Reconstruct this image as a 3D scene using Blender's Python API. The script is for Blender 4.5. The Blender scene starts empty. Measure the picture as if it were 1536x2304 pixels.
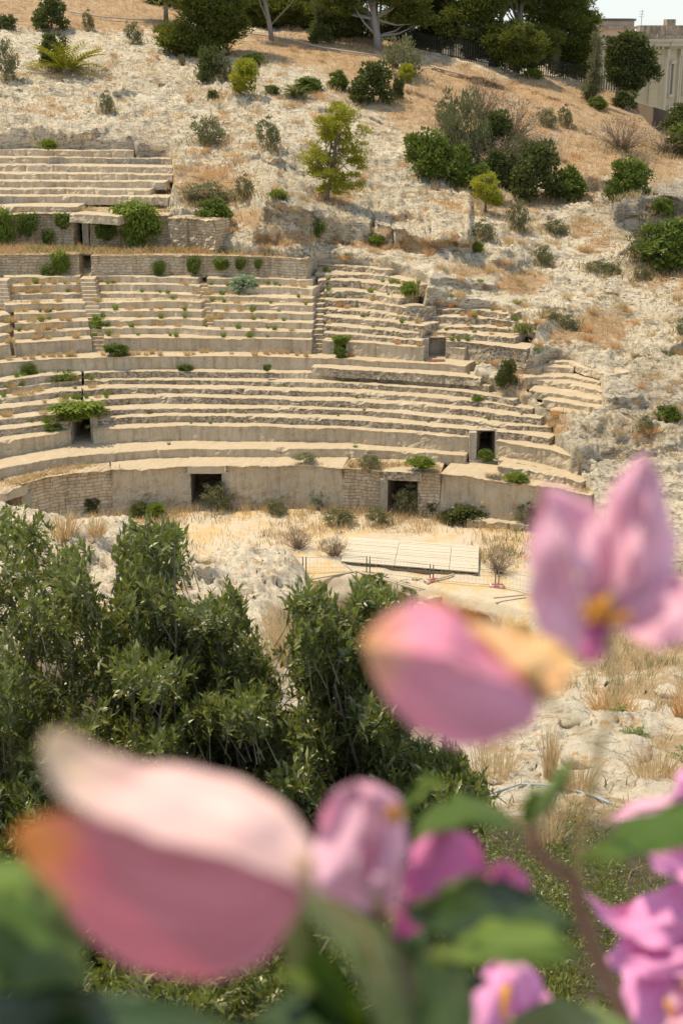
import bpy, math, random
import numpy as np
from mathutils import Vector
random.seed(7); RNG = np.random.default_rng(7)
SC = bpy.context.scene; COL = SC.collection

# ------------------------------------------------------------------ camera, light, exposure
EYE = 22.0; PITCH = math.radians(18.53); FPX = 3200.0
cam = bpy.data.cameras.new("camera"); camo = bpy.data.objects.new("camera", cam); COL.objects.link(camo)
SC.camera = camo
camo.location = (0, 0, EYE); camo.rotation_euler = (math.pi/2-PITCH, 0, 0)
cam.sensor_fit = 'VERTICAL'; cam.sensor_height = 36.0; cam.sensor_width = 24.0; cam.lens = 50.0
cam.clip_start = 0.02; cam.clip_end = 6000
cam.dof.use_dof = True; cam.dof.focus_distance = 18.0; cam.dof.aperture_fstop = 9.2

SUN_EL = math.radians(66); SUN_AZ = math.radians(-72)      # clockwise from +Y
world = bpy.data.worlds.new("World"); SC.world = world; world.use_nodes = True
wn = world.node_tree; bg = wn.nodes['Background']
sky = wn.nodes.new('ShaderNodeTexSky'); sky.sky_type = 'NISHITA'; sky.sun_disc = False
sky.sun_elevation = SUN_EL; sky.sun_rotation = SUN_AZ; sky.dust_density = 0.3; sky.air_density = 1.0; sky.ozone_density = 2.5; sky.altitude = 50
mxw = wn.nodes.new('ShaderNodeMix'); mxw.data_type = 'RGBA'; mxw.inputs[0].default_value = .55; mxw.inputs[7].default_value = (5.3, 5.95, 6.6, 1)   # thin summer haze over the blue
wn.links.new(sky.outputs[0], mxw.inputs[6]); wn.links.new(mxw.outputs[2], bg.inputs[0]); bg.inputs[1].default_value = 0.135
sl = bpy.data.lights.new("sun", 'SUN'); slo = bpy.data.objects.new("sun", sl); COL.objects.link(slo)
sl.energy = 4.3; sl.angle = math.radians(0.5); sl.color = (1.0, 0.865, 0.64)
sd = Vector((math.sin(SUN_AZ)*math.cos(SUN_EL), math.cos(SUN_AZ)*math.cos(SUN_EL), math.sin(SUN_EL)))
slo.rotation_euler = sd.to_track_quat('Z', 'Y').to_euler(); slo.location = (0, 0, 60)
SC.view_settings.view_transform = 'Standard'; SC.view_settings.look = 'None'
SC.view_settings.exposure = 0.28; SC.view_settings.gamma = 1.0
SC.render.engine = 'CYCLES'
SC.cycles.use_denoising = True
SC.cycles.max_bounces = 7; SC.cycles.diffuse_bounces = 4; SC.cycles.transmission_bounces = 3
SC.cycles.sample_clamp_indirect = 6

# ------------------------------------------------------------------ maths helpers
CP, SP = math.cos(PITCH), math.sin(PITCH)
def ray(px, py):
    d = (1152-np.asarray(py, float))/FPX
    dy = CP+d*SP; dz = -SP+d*CP
    return (np.asarray(px, float)-768)/FPX/dy, dz/dy
def at(px, py, Y):                       # point seen at a photo pixel, Y metres ahead
    rx, rz = ray(px, py); Y = np.asarray(Y, float)
    return np.stack([rx*Y, Y+0*rx, EYE+rz*Y], -1)
def y_at_z(py, z): return (z-EYE)/ray(0, py)[1]
def z_at_y(py, Y): return EYE+Y*ray(0, py)[1]
def _h(ix, iy, iz, s):
    h = (ix*374761393+iy*668265263+iz*2147483647+s*974634777) & 0xffffffff
    h = ((h ^ (h >> 13))*1274126177) & 0xffffffff
    return ((h ^ (h >> 16)) & 0xffff)/65535.0
def vnoise(P, s=0):
    P = np.asarray(P, float); I = np.floor(P).astype(np.int64); F = P-I; F = F*F*(3-2*F)
    x, y, z = I[..., 0], I[..., 1], I[..., 2]; fx, fy, fz = F[..., 0], F[..., 1], F[..., 2]
    def l(a, b, t): return a+(b-a)*t
    c = lambda dx, dy, dz: _h(x+dx, y+dy, z+dz, s)
    return l(l(l(c(0,0,0), c(1,0,0), fx), l(c(0,1,0), c(1,1,0), fx), fy), l(l(c(0,0,1), c(1,0,1), fx), l(c(0,1,1), c(1,1,1), fx), fy), fz)*2-1
def fbm(P, s=0, o=4, r=.5):
    P = np.asarray(P, float); a = 1; t = 0
    for i in range(o): t = t+a*vnoise(P*2.03**i+i*17.3, s+i); a *= r
    return t
def ridged(P, s=0, o=4, r=.5):
    P = np.asarray(P, float); a = 1; t = 0
    for i in range(o): t = t+a*(1-2*np.abs(vnoise(P*2.1**i+i*9.1, s+i))); a *= r
    return t
def sstep(a, b, x): t = np.clip((x-a)/(b-a), 0, 1); return t*t*(3-2*t)

# ------------------------------------------------------------------ mesh and object helpers
def mesh_np(name, V, F, smooth=False, col=None, uv=None):
    V = np.asarray(V, np.float32).reshape(-1, 3); F = np.asarray(F, np.int32); n = F.shape[1]
    me = bpy.data.meshes.new(name)
    me.vertices.add(len(V)); me.vertices.foreach_set('co', V.ravel())
    me.loops.add(F.size); me.loops.foreach_set('vertex_index', F.ravel())
    me.polygons.add(len(F)); me.polygons.foreach_set('loop_start', np.arange(0, F.size, n, dtype=np.int32))
    me.polygons.foreach_set('loop_total', np.full(len(F), n, np.int32))
    me.update(calc_edges=True); me.validate()
    me.polygons.foreach_set('use_smooth', np.full(len(me.polygons), smooth))
    if col is not None:
        a = me.color_attributes.new('mask', 'FLOAT_COLOR', 'POINT')
        c = np.ones((len(V), 4), np.float32); c[:, :np.asarray(col).shape[1]] = col; a.data.foreach_set('color', c.ravel())
    return me
def mesh_py(name, V, F, smooth=False):
    me = bpy.data.meshes.new(name); me.from_pydata([tuple(map(float, v)) for v in V], [], [tuple(int(i) for i in f) for f in F]); me.update()
    if smooth: me.polygons.foreach_set('use_smooth', [True]*len(me.polygons))
    return me
def tag(o, label=None, cat=None, group=None, kind=None):
    if label: o['label'] = label
    if cat: o['category'] = cat
    if group: o['group'] = group
    if kind: o['kind'] = kind
    return o
def thing(name, label, cat, loc=(0,0,0), group=None):
    o = bpy.data.objects.new(name, None); COL.objects.link(o); o.location = [float(v) for v in loc]
    o.empty_display_size = .1
    return tag(o, label, cat, group)
def put(name, me, mat, parent=None, local=False):      # mesh in world coords unless local
    o = bpy.data.objects.new(name, me); COL.objects.link(o)
    if mat is not None and not me.materials: me.materials.append(mat)
    if parent is not None:
        o.parent = parent
        if not local:
            L = Vector((0,0,0)); q = parent
            while q is not None: L += q.location; q = q.parent
            o.location = -L
    return o
class MB:
    def __init__(s): s.V = []; s.F = []
    def add(s, V, F):
        b = len(s.V); s.V += [tuple(v) for v in V]; s.F += [tuple(i+b for i in f) for f in F]
    def box(s, a, b):
        (x0,y0,z0),(x1,y1,z1) = a, b
        s.add([(x0,y0,z0),(x1,y0,z0),(x1,y1,z0),(x0,y1,z0),(x0,y0,z1),(x1,y0,z1),(x1,y1,z1),(x0,y1,z1)],
              [(0,3,2,1),(4,5,6,7),(0,1,5,4),(1,2,6,5),(2,3,7,6),(3,0,4,7)])
    def bar(s, p, q, w, h):                 # box bar from p to q, section w x h
        p, q = Vector(p), Vector(q); d = (q-p).normalized(); u = Vector((0,0,1)) if abs(d.z) < .9 else Vector((0,1,0))
        r = d.cross(u).normalized(); u = r.cross(d)
        V = [e+r*w*a/2+u*h*b/2 for e in (p,q) for a,b in ((-1,-1),(1,-1),(1,1),(-1,1))]
        s.add(V, [(0,1,2,3),(7,6,5,4),(0,4,5,1),(1,5,6,2),(2,6,7,3),(3,7,4,0)])
    def tube(s, pts, rad, n=7):
        pts = [Vector(p) for p in pts]; m = len(pts); rad = rad if hasattr(rad, '__len__') else [rad]*m
        V = []; prev = None
        for i, p in enumerate(pts):
            d = (pts[min(i+1,m-1)]-pts[max(i-1,0)]).normalized()
            u = prev if prev is not None else (Vector((1,0,0)) if abs(d.x) < .8 else Vector((0,1,0)))
            u = (u-d*u.dot(d)).normalized(); prev = u; w = d.cross(u)
            V += [p+(u*math.cos(k*2*math.pi/n)+w*math.sin(k*2*math.pi/n))*rad[i] for k in range(n)]
        F = [(i*n+k, i*n+(k+1)%n, (i+1)*n+(k+1)%n, (i+1)*n+k) for i in range(m-1) for k in range(n)]
        F += [tuple(range(n))[::-1], tuple((m-1)*n+k for k in range(n))]
        s.add(V, F)
    def mesh(s, name, smooth=False): return mesh_py(name, s.V, s.F, smooth)

# ------------------------------------------------------------------ materials
class N:
    def __init__(s, name, rough=.9, spec=.2):
        s.m = bpy.data.materials.new(name); s.m.use_nodes = True; s.t = s.m.node_tree
        s.b = s.t.nodes['Principled BSDF']; s.b.inputs['Roughness'].default_value = rough
        s.b.inputs['Specular IOR Level'].default_value = spec
        s.pos = s.n('ShaderNodeNewGeometry').outputs['Position']
    def n(s, k, **a):
        x = s.t.nodes.new(k)
        for q, v in a.items(): setattr(x, q, v)
        return x
    def set(s, inp, v):
        if hasattr(v, 'is_output') or isinstance(v, bpy.types.NodeSocket): s.t.links.new(v, inp)
        else: inp.default_value = v if not (isinstance(v, tuple) and len(v) == 3) else (*v, 1)
    def map(s, v, sc): x = s.n('ShaderNodeMapping'); s.set(x.inputs[0], v); x.inputs['Scale'].default_value = sc; return x.outputs[0]
    def noise(s, scale, det=4, rough=.55, vec=None, dist=0.):
        x = s.n('ShaderNodeTexNoise'); s.set(x.inputs['Vector'], vec if vec is not None else s.pos)
        x.inputs['Scale'].default_value = scale; x.inputs['Detail'].default_value = det; x.inputs['Roughness'].default_value = rough; x.inputs['Distortion'].default_value = dist
        return x.outputs[0]
    def vor(s, scale, vec=None, feat='F1', out=0):
        x = s.n('ShaderNodeTexVoronoi', feature=feat); s.set(x.inputs['Vector'], vec if vec is not None else s.pos); x.inputs['Scale'].default_value = scale
        return x.outputs[out]
    def mr(s, v, a, b, c=0., d=1.):
        x = s.n('ShaderNodeMapRange'); s.set(x.inputs[0], v)
        for i, q in enumerate((a,b,c,d)): x.inputs[i+1].default_value = q
        return x.outputs[0]
    def math(s, op, a, b=0.): x = s.n('ShaderNodeMath', operation=op); s.set(x.inputs[0], a); s.set(x.inputs[1], b); return x.outputs[0]
    def mix(s, f, a, b, mode='MIX'):
        x = s.n('ShaderNodeMix', data_type='RGBA', blend_type=mode); s.set(x.inputs[0], f); s.set(x.inputs[6], a); s.set(x.inputs[7], b); return x.outputs[2]
    def ramp(s, f, st):
        x = s.n('ShaderNodeValToRGB'); s.set(x.inputs[0], f); e = x.color_ramp.elements
        while len(e) < len(st): e.new(.5)
        for q, (p, c) in zip(e, st): q.position = p; q.color = (*c, 1)
        return x.outputs[0]
    def bump(s, h, st=.5, d=.05):
        x = s.n('ShaderNodeBump'); s.set(x.inputs['Height'], h); x.inputs['Strength'].default_value = st; x.inputs['Distance'].default_value = d
        s.t.links.new(x.outputs[0], s.b.inputs['Normal'])
    def color(s, c): s.set(s.b.inputs['Base Color'], c)
    def nz(s):
        x = s.n('ShaderNodeSeparateXYZ'); s.t.links.new(s.n('ShaderNodeNewGeometry').outputs['True Normal'], x.inputs[0]); return x.outputs[2]
    def attr(s):
        a = s.n('ShaderNodeVertexColor', layer_name='mask'); x = s.n('ShaderNodeSeparateColor'); s.t.links.new(a.outputs[0], x.inputs[0]); return x.outputs
    def translucent(s, c, f):
        tr = s.n('ShaderNodeBsdfTranslucent'); s.set(tr.inputs[0], c); mx = s.n('ShaderNodeMixShader'); mx.inputs[0].default_value = f
        s.t.links.new(s.b.outputs[0], mx.inputs[1]); s.t.links.new(tr.outputs[0], mx.inputs[2])
        s.t.links.new(mx.outputs[0], s.t.nodes['Material Output'].inputs[0])

def stone(name, a=(.61,.505,.355), b=(.51,.405,.27), lichen=.5, pits=1., masonry=False):
    s = N(name)
    big = s.noise(.5, 4, .6); mid = s.noise(3.2, 6, .65); fine = s.noise(26, 5, .7)
    c = s.mix(s.mr(big, .38, .64), a, b)
    c = s.mix(s.mr(mid, .45, .75, 0, .55), c, (.64,.58,.47))
    vert = s.mr(s.nz(), .75, .2)
    # grey black lichen crust on weathered faces
    l = s.noise(5.5, 9, .78, s.map(s.pos, (1, 1, 1.4)), .4)
    reg = s.noise(.22, 3, .5)
    lm = s.math('MULTIPLY', s.mr(l, .60-.09*lichen, .66-.08*lichen), s.math('MULTIPLY', s.mr(reg, .46-.12*lichen, .58-.06*lichen), s.mr(vert, 0, 1, .12, 1)))
    c = s.mix(s.math('MULTIPLY', lm, .9), c, (.105,.09,.07))
    # rain streaks below the edges
    so = s.noise(1.6, 7, .75); hz = s.mr(s.nz(), .7, .92); c = s.mix(s.math('MULTIPLY', s.mr(so, .34, .52, .25, .92), hz), c, (.44,.345,.225))
    c = s.mix(s.math('MULTIPLY', s.mr(fine, .50, .66, 0, .5), s.mr(mid, .4, .6)), c, (.28,.235,.175))
    st = s.noise(2.2, 5, .7, s.map(s.pos, (1.6, 1.6, .16)))
    c = s.mix(s.math('MULTIPLY', s.mr(st, .47, .66, 0, .75), vert), c, (.32,.25,.165))
    v = s.vor(5.2, s.pos); vd = s.mr(v, .10, .17, 1, 0)
    sel = s.mr(s.noise(1.1, 2), .50, .56)
    pm = s.math('MULTIPLY', s.math('MULTIPLY', vd, sel), s.mr(vert, 0, 1, .1, .85*pits))
    c = s.mix(pm, c, (.09,.07,.05))  # small holes stay flat; the shade inside them is painted dark
    h = s.math('ADD', s.math('MULTIPLY', mid, .8), s.math('MULTIPLY', fine, .35))
    if masonry:
        x = s.n('ShaderNodeSeparateXYZ'); s.t.links.new(s.pos, x.inputs[0])
        cm = s.n('ShaderNodeCombineXYZ'); wob = s.noise(1.3, 3)
        s.set(cm.inputs[0], s.math('ADD', s.math('ADD', x.outputs[0], s.math('MULTIPLY', x.outputs[1], -.4)), s.math('MULTIPLY', wob, .35)))
        s.set(cm.inputs[1], s.math('ADD', x.outputs[2], s.math('MULTIPLY', s.noise(1.7, 3), .30)))
        br = s.n('ShaderNodeTexBrick'); s.set(br.inputs['Vector'], cm.outputs[0]); br.offset = .43; br.squash = 1.2; br.squash_frequency = 3
        br.inputs['Scale'].default_value = 1; br.inputs['Brick Width'].default_value = .34; br.inputs['Row Height'].default_value = .16
        br.inputs['Mortar Size'].default_value = .014; br.inputs['Mortar Smooth'].default_value = .4; br.inputs['Bias'].default_value = 0
        br.inputs[1].default_value = (1,1,1,1); br.inputs[2].default_value = (.72,.66,.58,1); br.inputs[3].default_value = (.36,.27,.18,1)
        c = s.mix(.68, c, br.outputs[0], 'MULTIPLY')
        h = s.math('ADD', h, s.math('MULTIPLY', br.outputs[1], -1.2))
    s.color(c); s.bump(h, .8, .05); return s.m
M_SEAT = stone('worn_limestone', lichen=.25)
M_SEATL = stone('lichened_limestone', (.59,.49,.345), (.48,.39,.265), lichen=1.6)
M_BLOCK = stone('pitted_limestone', (.55,.45,.305), (.46,.37,.245), lichen=.1, pits=1.)
M_WALL = stone('masonry_limestone', (.64,.53,.37), (.55,.44,.30), lichen=.1, pits=.3, masonry=True)
M_CUT = stone('quarried_grey_rock', (.46,.42,.35), (.36,.33,.28), lichen=.7, pits=.5)

def terrain_mat():
    s = N('rock_slope')
    at_ = s.attr(); g = at_[0]; soil = at_[1]; grey = at_[2]
    big = s.noise(.28, 5, .6); mid = s.noise(1.7, 8, .68); fine = s.noise(14, 6, .75)
    c = s.mix(s.mr(big, .35, .65), (.85,.74,.55), (.76,.65,.47))
    c = s.mix(s.mr(mid, .54, .68, 0, .6), c, (.42,.365,.285))
    dia = s.n('ShaderNodeMapping'); s.set(dia.inputs[0], s.pos); dia.inputs['Rotation'].default_value = (0, .35, .25); dia.inputs['Scale'].default_value = (.9, 2.2, 4.0)
    stn = s.noise(.55, 8, .68, dia.outputs[0], .3); c = s.mix(s.mr(stn, .56, .66, 0, .6), c, (.40,.34,.255)); c = s.mix(s.mr(stn, .47, .40, 0, .6), c, (.80,.72,.57))
    vo = s.vor(1.6, s.map(s.pos, (1,1,2))); c = s.mix(s.mr(vo, .10, .2, .7, 0), c, (.16,.135,.10))  # dark spots paint shaded holes into the rock colour
    c = s.mix(s.math('MULTIPLY', s.mr(fine, .58, .75, 0, .6), s.mr(s.noise(.6,4), .46, .6)), c, (.30,.26,.20))
    c = s.mix(s.mr(s.noise(2.6, 7, .7), .56, .63, 0, .75), c, (.46,.32,.17))
    c = s.mix(s.math('MULTIPLY', grey, .7), c, s.mix(s.mr(mid, .4, .6), (.42,.38,.32), (.30,.27,.225)))
    gm = s.math('ADD', g, s.mr(s.noise(1.1, 7, .7), .3, .7, -.35, .35))
    sc = s.mix(s.mr(s.noise(.9, 6, .7), .35, .68), (.56,.35,.18), (.62,.46,.29))
    sc = s.mix(s.mr(fine, .45, .7, 0, .5), sc, (.42,.26,.13))
    c = s.mix(s.mr(gm, .35, .62), c, sc)
    c = s.mix(soil, c, s.mix(s.mr(mid, .3, .7), (.50,.42,.31), (.60,.52,.40)))
    fz = s.mr(s.math('ABSOLUTE', s.math('SUBTRACT', s.noise(.8, 6, .6, dia.outputs[0], .6), .5)), 0, .015, .65, 0); fz2 = s.mr(s.math('ABSOLUTE', s.math('SUBTRACT', s.noise(2.4, 5, .65, dia.outputs[0], .8), .5)), 0, .02, .4, 0)
    notg = s.mr(gm, .35, .62, 1, 0); c = s.mix(s.math('MULTIPLY', s.math('MAXIMUM', fz, fz2), notg), c, (.20,.165,.12))
    s.color(c)
    s.bump(s.math('ADD', s.math('ADD', s.math('MULTIPLY', mid, 1.), s.math('SUBTRACT', stn, s.math('MULTIPLY', fz, .5))), s.math('MULTIPLY', fine, .6)), 1., .26)
    return s.m
M_TERR = terrain_mat()
def near_mat():
    s = N('near_limestone')
    big = s.noise(.5, 5, .6); mid = s.noise(3, 8, .65); fine = s.noise(30, 6, .7)
    c = s.mix(s.mr(big, .35, .65), (.70,.61,.46), (.62,.535,.405))
    c = s.mix(s.mr(mid, .55, .72, 0, .6), c, (.36,.335,.30))
    c = s.mix(s.mr(s.noise(1.9, 9, .75, None, .5), .56, .61, 0, .85), c, (.56,.33,.12))
    pits = s.mr(s.vor(3.1, s.map(s.pos, (1,1,2))), .12, .2, 1, 0)
    c = s.mix(s.math('MULTIPLY', pits, s.mr(big, .45, .55)), c, (.2,.17,.13))  # shade of little hollows put into the colour as dark spots
    fz = s.mr(s.math('ABSOLUTE', s.math('SUBTRACT', s.noise(1.1, 7, .65, s.map(s.pos, (.8,1.3,2.6)), .5), .5)), 0, .02, .75, 0); c = s.mix(fz, c, (.26,.22,.17))
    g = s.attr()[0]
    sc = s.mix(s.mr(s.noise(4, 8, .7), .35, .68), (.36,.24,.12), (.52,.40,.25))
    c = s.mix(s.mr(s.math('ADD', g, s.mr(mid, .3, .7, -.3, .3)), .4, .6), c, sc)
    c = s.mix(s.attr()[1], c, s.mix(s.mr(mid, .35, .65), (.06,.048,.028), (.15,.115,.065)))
    s.color(c); s.bump(s.math('ADD', mid, s.math('MULTIPLY', fine, .4)), 1., .14); return s.m
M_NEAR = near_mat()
def floor_mat():
    s = N('arena_ground')
    a = s.noise(.55, 7, .7); b = s.noise(5, 7, .7)
    c = s.mix(s.mr(b, .35, .65), (.54,.455,.335), (.47,.39,.28))
    c = s.mix(s.mr(s.math('ADD', a, s.mr(b, 0, 1, -.12, .12)), .50, .56), c, s.mix(s.mr(b, .3, .7), (.48,.34,.17), (.55,.41,.23)))
    s.color(c); s.bump(b, .8, .06); return s.m
M_FLOOR = floor_mat()

# ------------------------------------------------------------------ seat levels: one column of the hollow worked out from the arena up
Z = {}
def chain(Y, z, steps):
    for nm, lip, back in steps:
        z = float(z_at_y(lip, Y)); Z[nm] = z; Y = float(y_at_z(back, z))
    return Y, z
Yb, zb = chain(float(y_at_z(1145, 0)), 0, [('P',1047,1028),('K',1009,993),('M7',960,953),('M6',938,931),('M5',919,912),('M4',897,889.5),
    ('M3',877,869.5),('M2',858,851),('M1',837,831),('W',802,793),('UB',762,757),('U6',743,737.5),('U5',723,717.5),('U4',703,697.5),('U3',683,677.5),
    ('U2',667,662),('U1',646,641),('U0',627,622),('UW',577,557)])
chain(float(y_at_z(800, Z['W'])), Z['W'], [('RB',769,764),('R7',753,748),('R6',736,730),('R5',716,710),('R4',699,693),('R3',677,671),('R2',656,650),('R1',633,627),('R0',616,611),('RA',598,592)])
chain(float(y_at_z(809, Z['W'])), Z['W'], [('QB',769,763),('Q6',750,745),('Q5',737,731),('Q4',716,710),('Q3',697,690)])
chain(67.5, float(z_at_y(935, 67.5)), [('S6',920,911),('S5',899,891),('S4',881,873),('S3',862,855),('S2',847,840),('S1',827,820),('S0',812,805)])
Yt, zt = chain(float(y_at_z(555, Z['UW'])), Z['UW'], [('TW',482,474),('TS',462,456),('T7',441,437),('T6',425,421),('T5',407,403),('T4',390,386),('T3',372,368),('T2',355,351),('T1',336,325),('TC',294,288)])
Z['V'] = Z['W']*.5+Z['M1']*.5

# ------------------------------------------------------------------ block: a course of stone following a traced front edge
def curve(tr, z, step=.13):
    tr = np.array(tr, float); L = at(tr[:,0], tr[:,1], y_at_z(tr[:,1], z))
    seg = np.r_[0, np.cumsum(np.hypot(*(np.diff(L[:, :2], axis=0)).T))]
    n = max(3, int(seg[-1]/step)+1); t = np.linspace(0, seg[-1], n)
    return np.stack([np.interp(t, seg, L[:,0]), np.interp(t, seg, L[:,1])], -1), t
def block(tr, z1, z0, depth=1.35, rough=1., seed=0, step=.13, rowbump=0.):
    XY, t = curve(tr, z1, step); n = len(XY)
    d = np.gradient(XY, axis=0); nn = np.stack([-d[:,1], d[:,0]], -1); nn /= np.linalg.norm(nn, axis=1)[:, None]+1e-9
    k = 9; nn = np.stack([np.convolve(np.pad(nn[:,i], k, 'edge'), np.ones(2*k+1)/(2*k+1), 'valid') for i in (0,1)], -1)
    h = z1-z0; nr = max(3, int(h/.11))
    prof = [(0., z0)]+[(0.+.01*i, z0+h*i/nr) for i in range(1, nr)]+[(.015, z1-.025*rough), (.045, z1-.004), (.2, z1), (.4, z1+.005), (.65, z1+.01), (.9, z1), (depth, z1)]
    prof += [(depth, z0)]
    m = len(prof); V = np.zeros((m, n, 3)); 
    for j, (o, z) in enumerate(prof):
        V[j,:,0] = XY[:,0]+nn[:,0]*o; V[j,:,1] = XY[:,1]+nn[:,1]*o; V[j,:,2] = z
    Q = V.copy(); w = np.ones(m); w[-1] = 0; w[-2] = .2
    big = fbm(Q*.55, 11+seed, 3); fine = fbm(Q*4.2, 31+seed, 4, .6); 
    out = (big*.06+fine*.045)*rough*w[:, None]
    V[:,:,0] += nn[None,:,0]*out; V[:,:,1] += nn[None,:,1]*out
    V[:,:,2] += (fbm(Q*3.1, 57+seed, 4, .6)*.02*rough+fbm(Q*.5, 77+seed, 2)*.03*rough)*w[:, None]
    # chipped front edge
    chip = np.clip(fbm(np.stack([XY[:,0], XY[:,1], XY[:,0]*0+seed], -1)*1.3, 5+seed, 3)-.55, 0, 1)*min(h, .4)*.8*rough
    lipw = np.array([math.exp(-((o-.05)/.09)**2) if z > z0+h*.5 else 0 for o, z in prof]); V[:,:,2] -= chip[None,:]*lipw[:, None]
    V[:,:,0] += nn[None,:,0]*chip[None,:]*.5*lipw[:, None]; V[:,:,1] += nn[None,:,1]*chip[None,:]*.5*lipw[:, None]
    # worn joints between blocks
    jn = np.floor(t/1.9+seed*.37); js = np.zeros(n); js[1:] = (jn[1:] != jn[:-1]); js *= (np.sin(t*7+seed) > -.2)
    V[:-1,:,1] += (js*.07*rough)[None]*w[:-1, None]
    idx = np.arange(m*n).reshape(m, n); a = idx; b = np.roll(idx, -1, 0)
    F = np.stack([a[:, :-1], a[:, 1:], b[:, 1:], b[:, :-1]], -1).reshape(-1, 4)
    VV = V.reshape(-1, 3); c0 = VV[idx[:,0]].mean(0); c1 = VV[idx[:,-1]].mean(0); VV = np.vstack([VV, c0, c1]); i0, i1 = m*n, m*n+1
    T = [(idx[j,0], idx[(j+1)%m,0], i0, i0) for j in range(m)]+[(idx[(j+1)%m,-1], idx[j,-1], i1, i1) for j in range(m)]
    me = bpy.data.meshes.new('course'); fl = [tuple(f) for f in F.tolist()]+[tuple(int(x) for x in f[:3]) for f in T]
    me.from_pydata(VV.tolist(), [], fl); me.update()
    return me
def cut(tr, a, b):                        # part of a trace between two pixel columns
    tr = sorted(tr); x = [p[0] for p in tr]; y = [p[1] for p in tr]
    a = max(a, x[0]); b = min(b, x[-1])
    return [(a, float(np.interp(a, x, y)))]+[p for p in tr if a < p[0] < b]+[(b, float(np.interp(b, x, y)))]
BOX = []                                   # knots for the hillside that carries the seats
def seg(parent, name, tr, z1, z0, gaps=(), mat=None, depth=1.35, rough=1., seed=0, x0=-1e9, x1=1e9, knots=True):
    if knots:
        for p in tr[::1]: BOX.append((p[0], p[1], float(y_at_z(p[1], z1))))
    a = x0; E_ = sorted(gaps)+[(x1, None)]
    for g0, g1 in E_:
        c = cut(tr, a, g0)
        if c[-1][0]-c[0][0] > 6: put(name, block(c, z1, z0, depth, rough, seed), mat or M_SEAT, parent)
        a = g1

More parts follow.
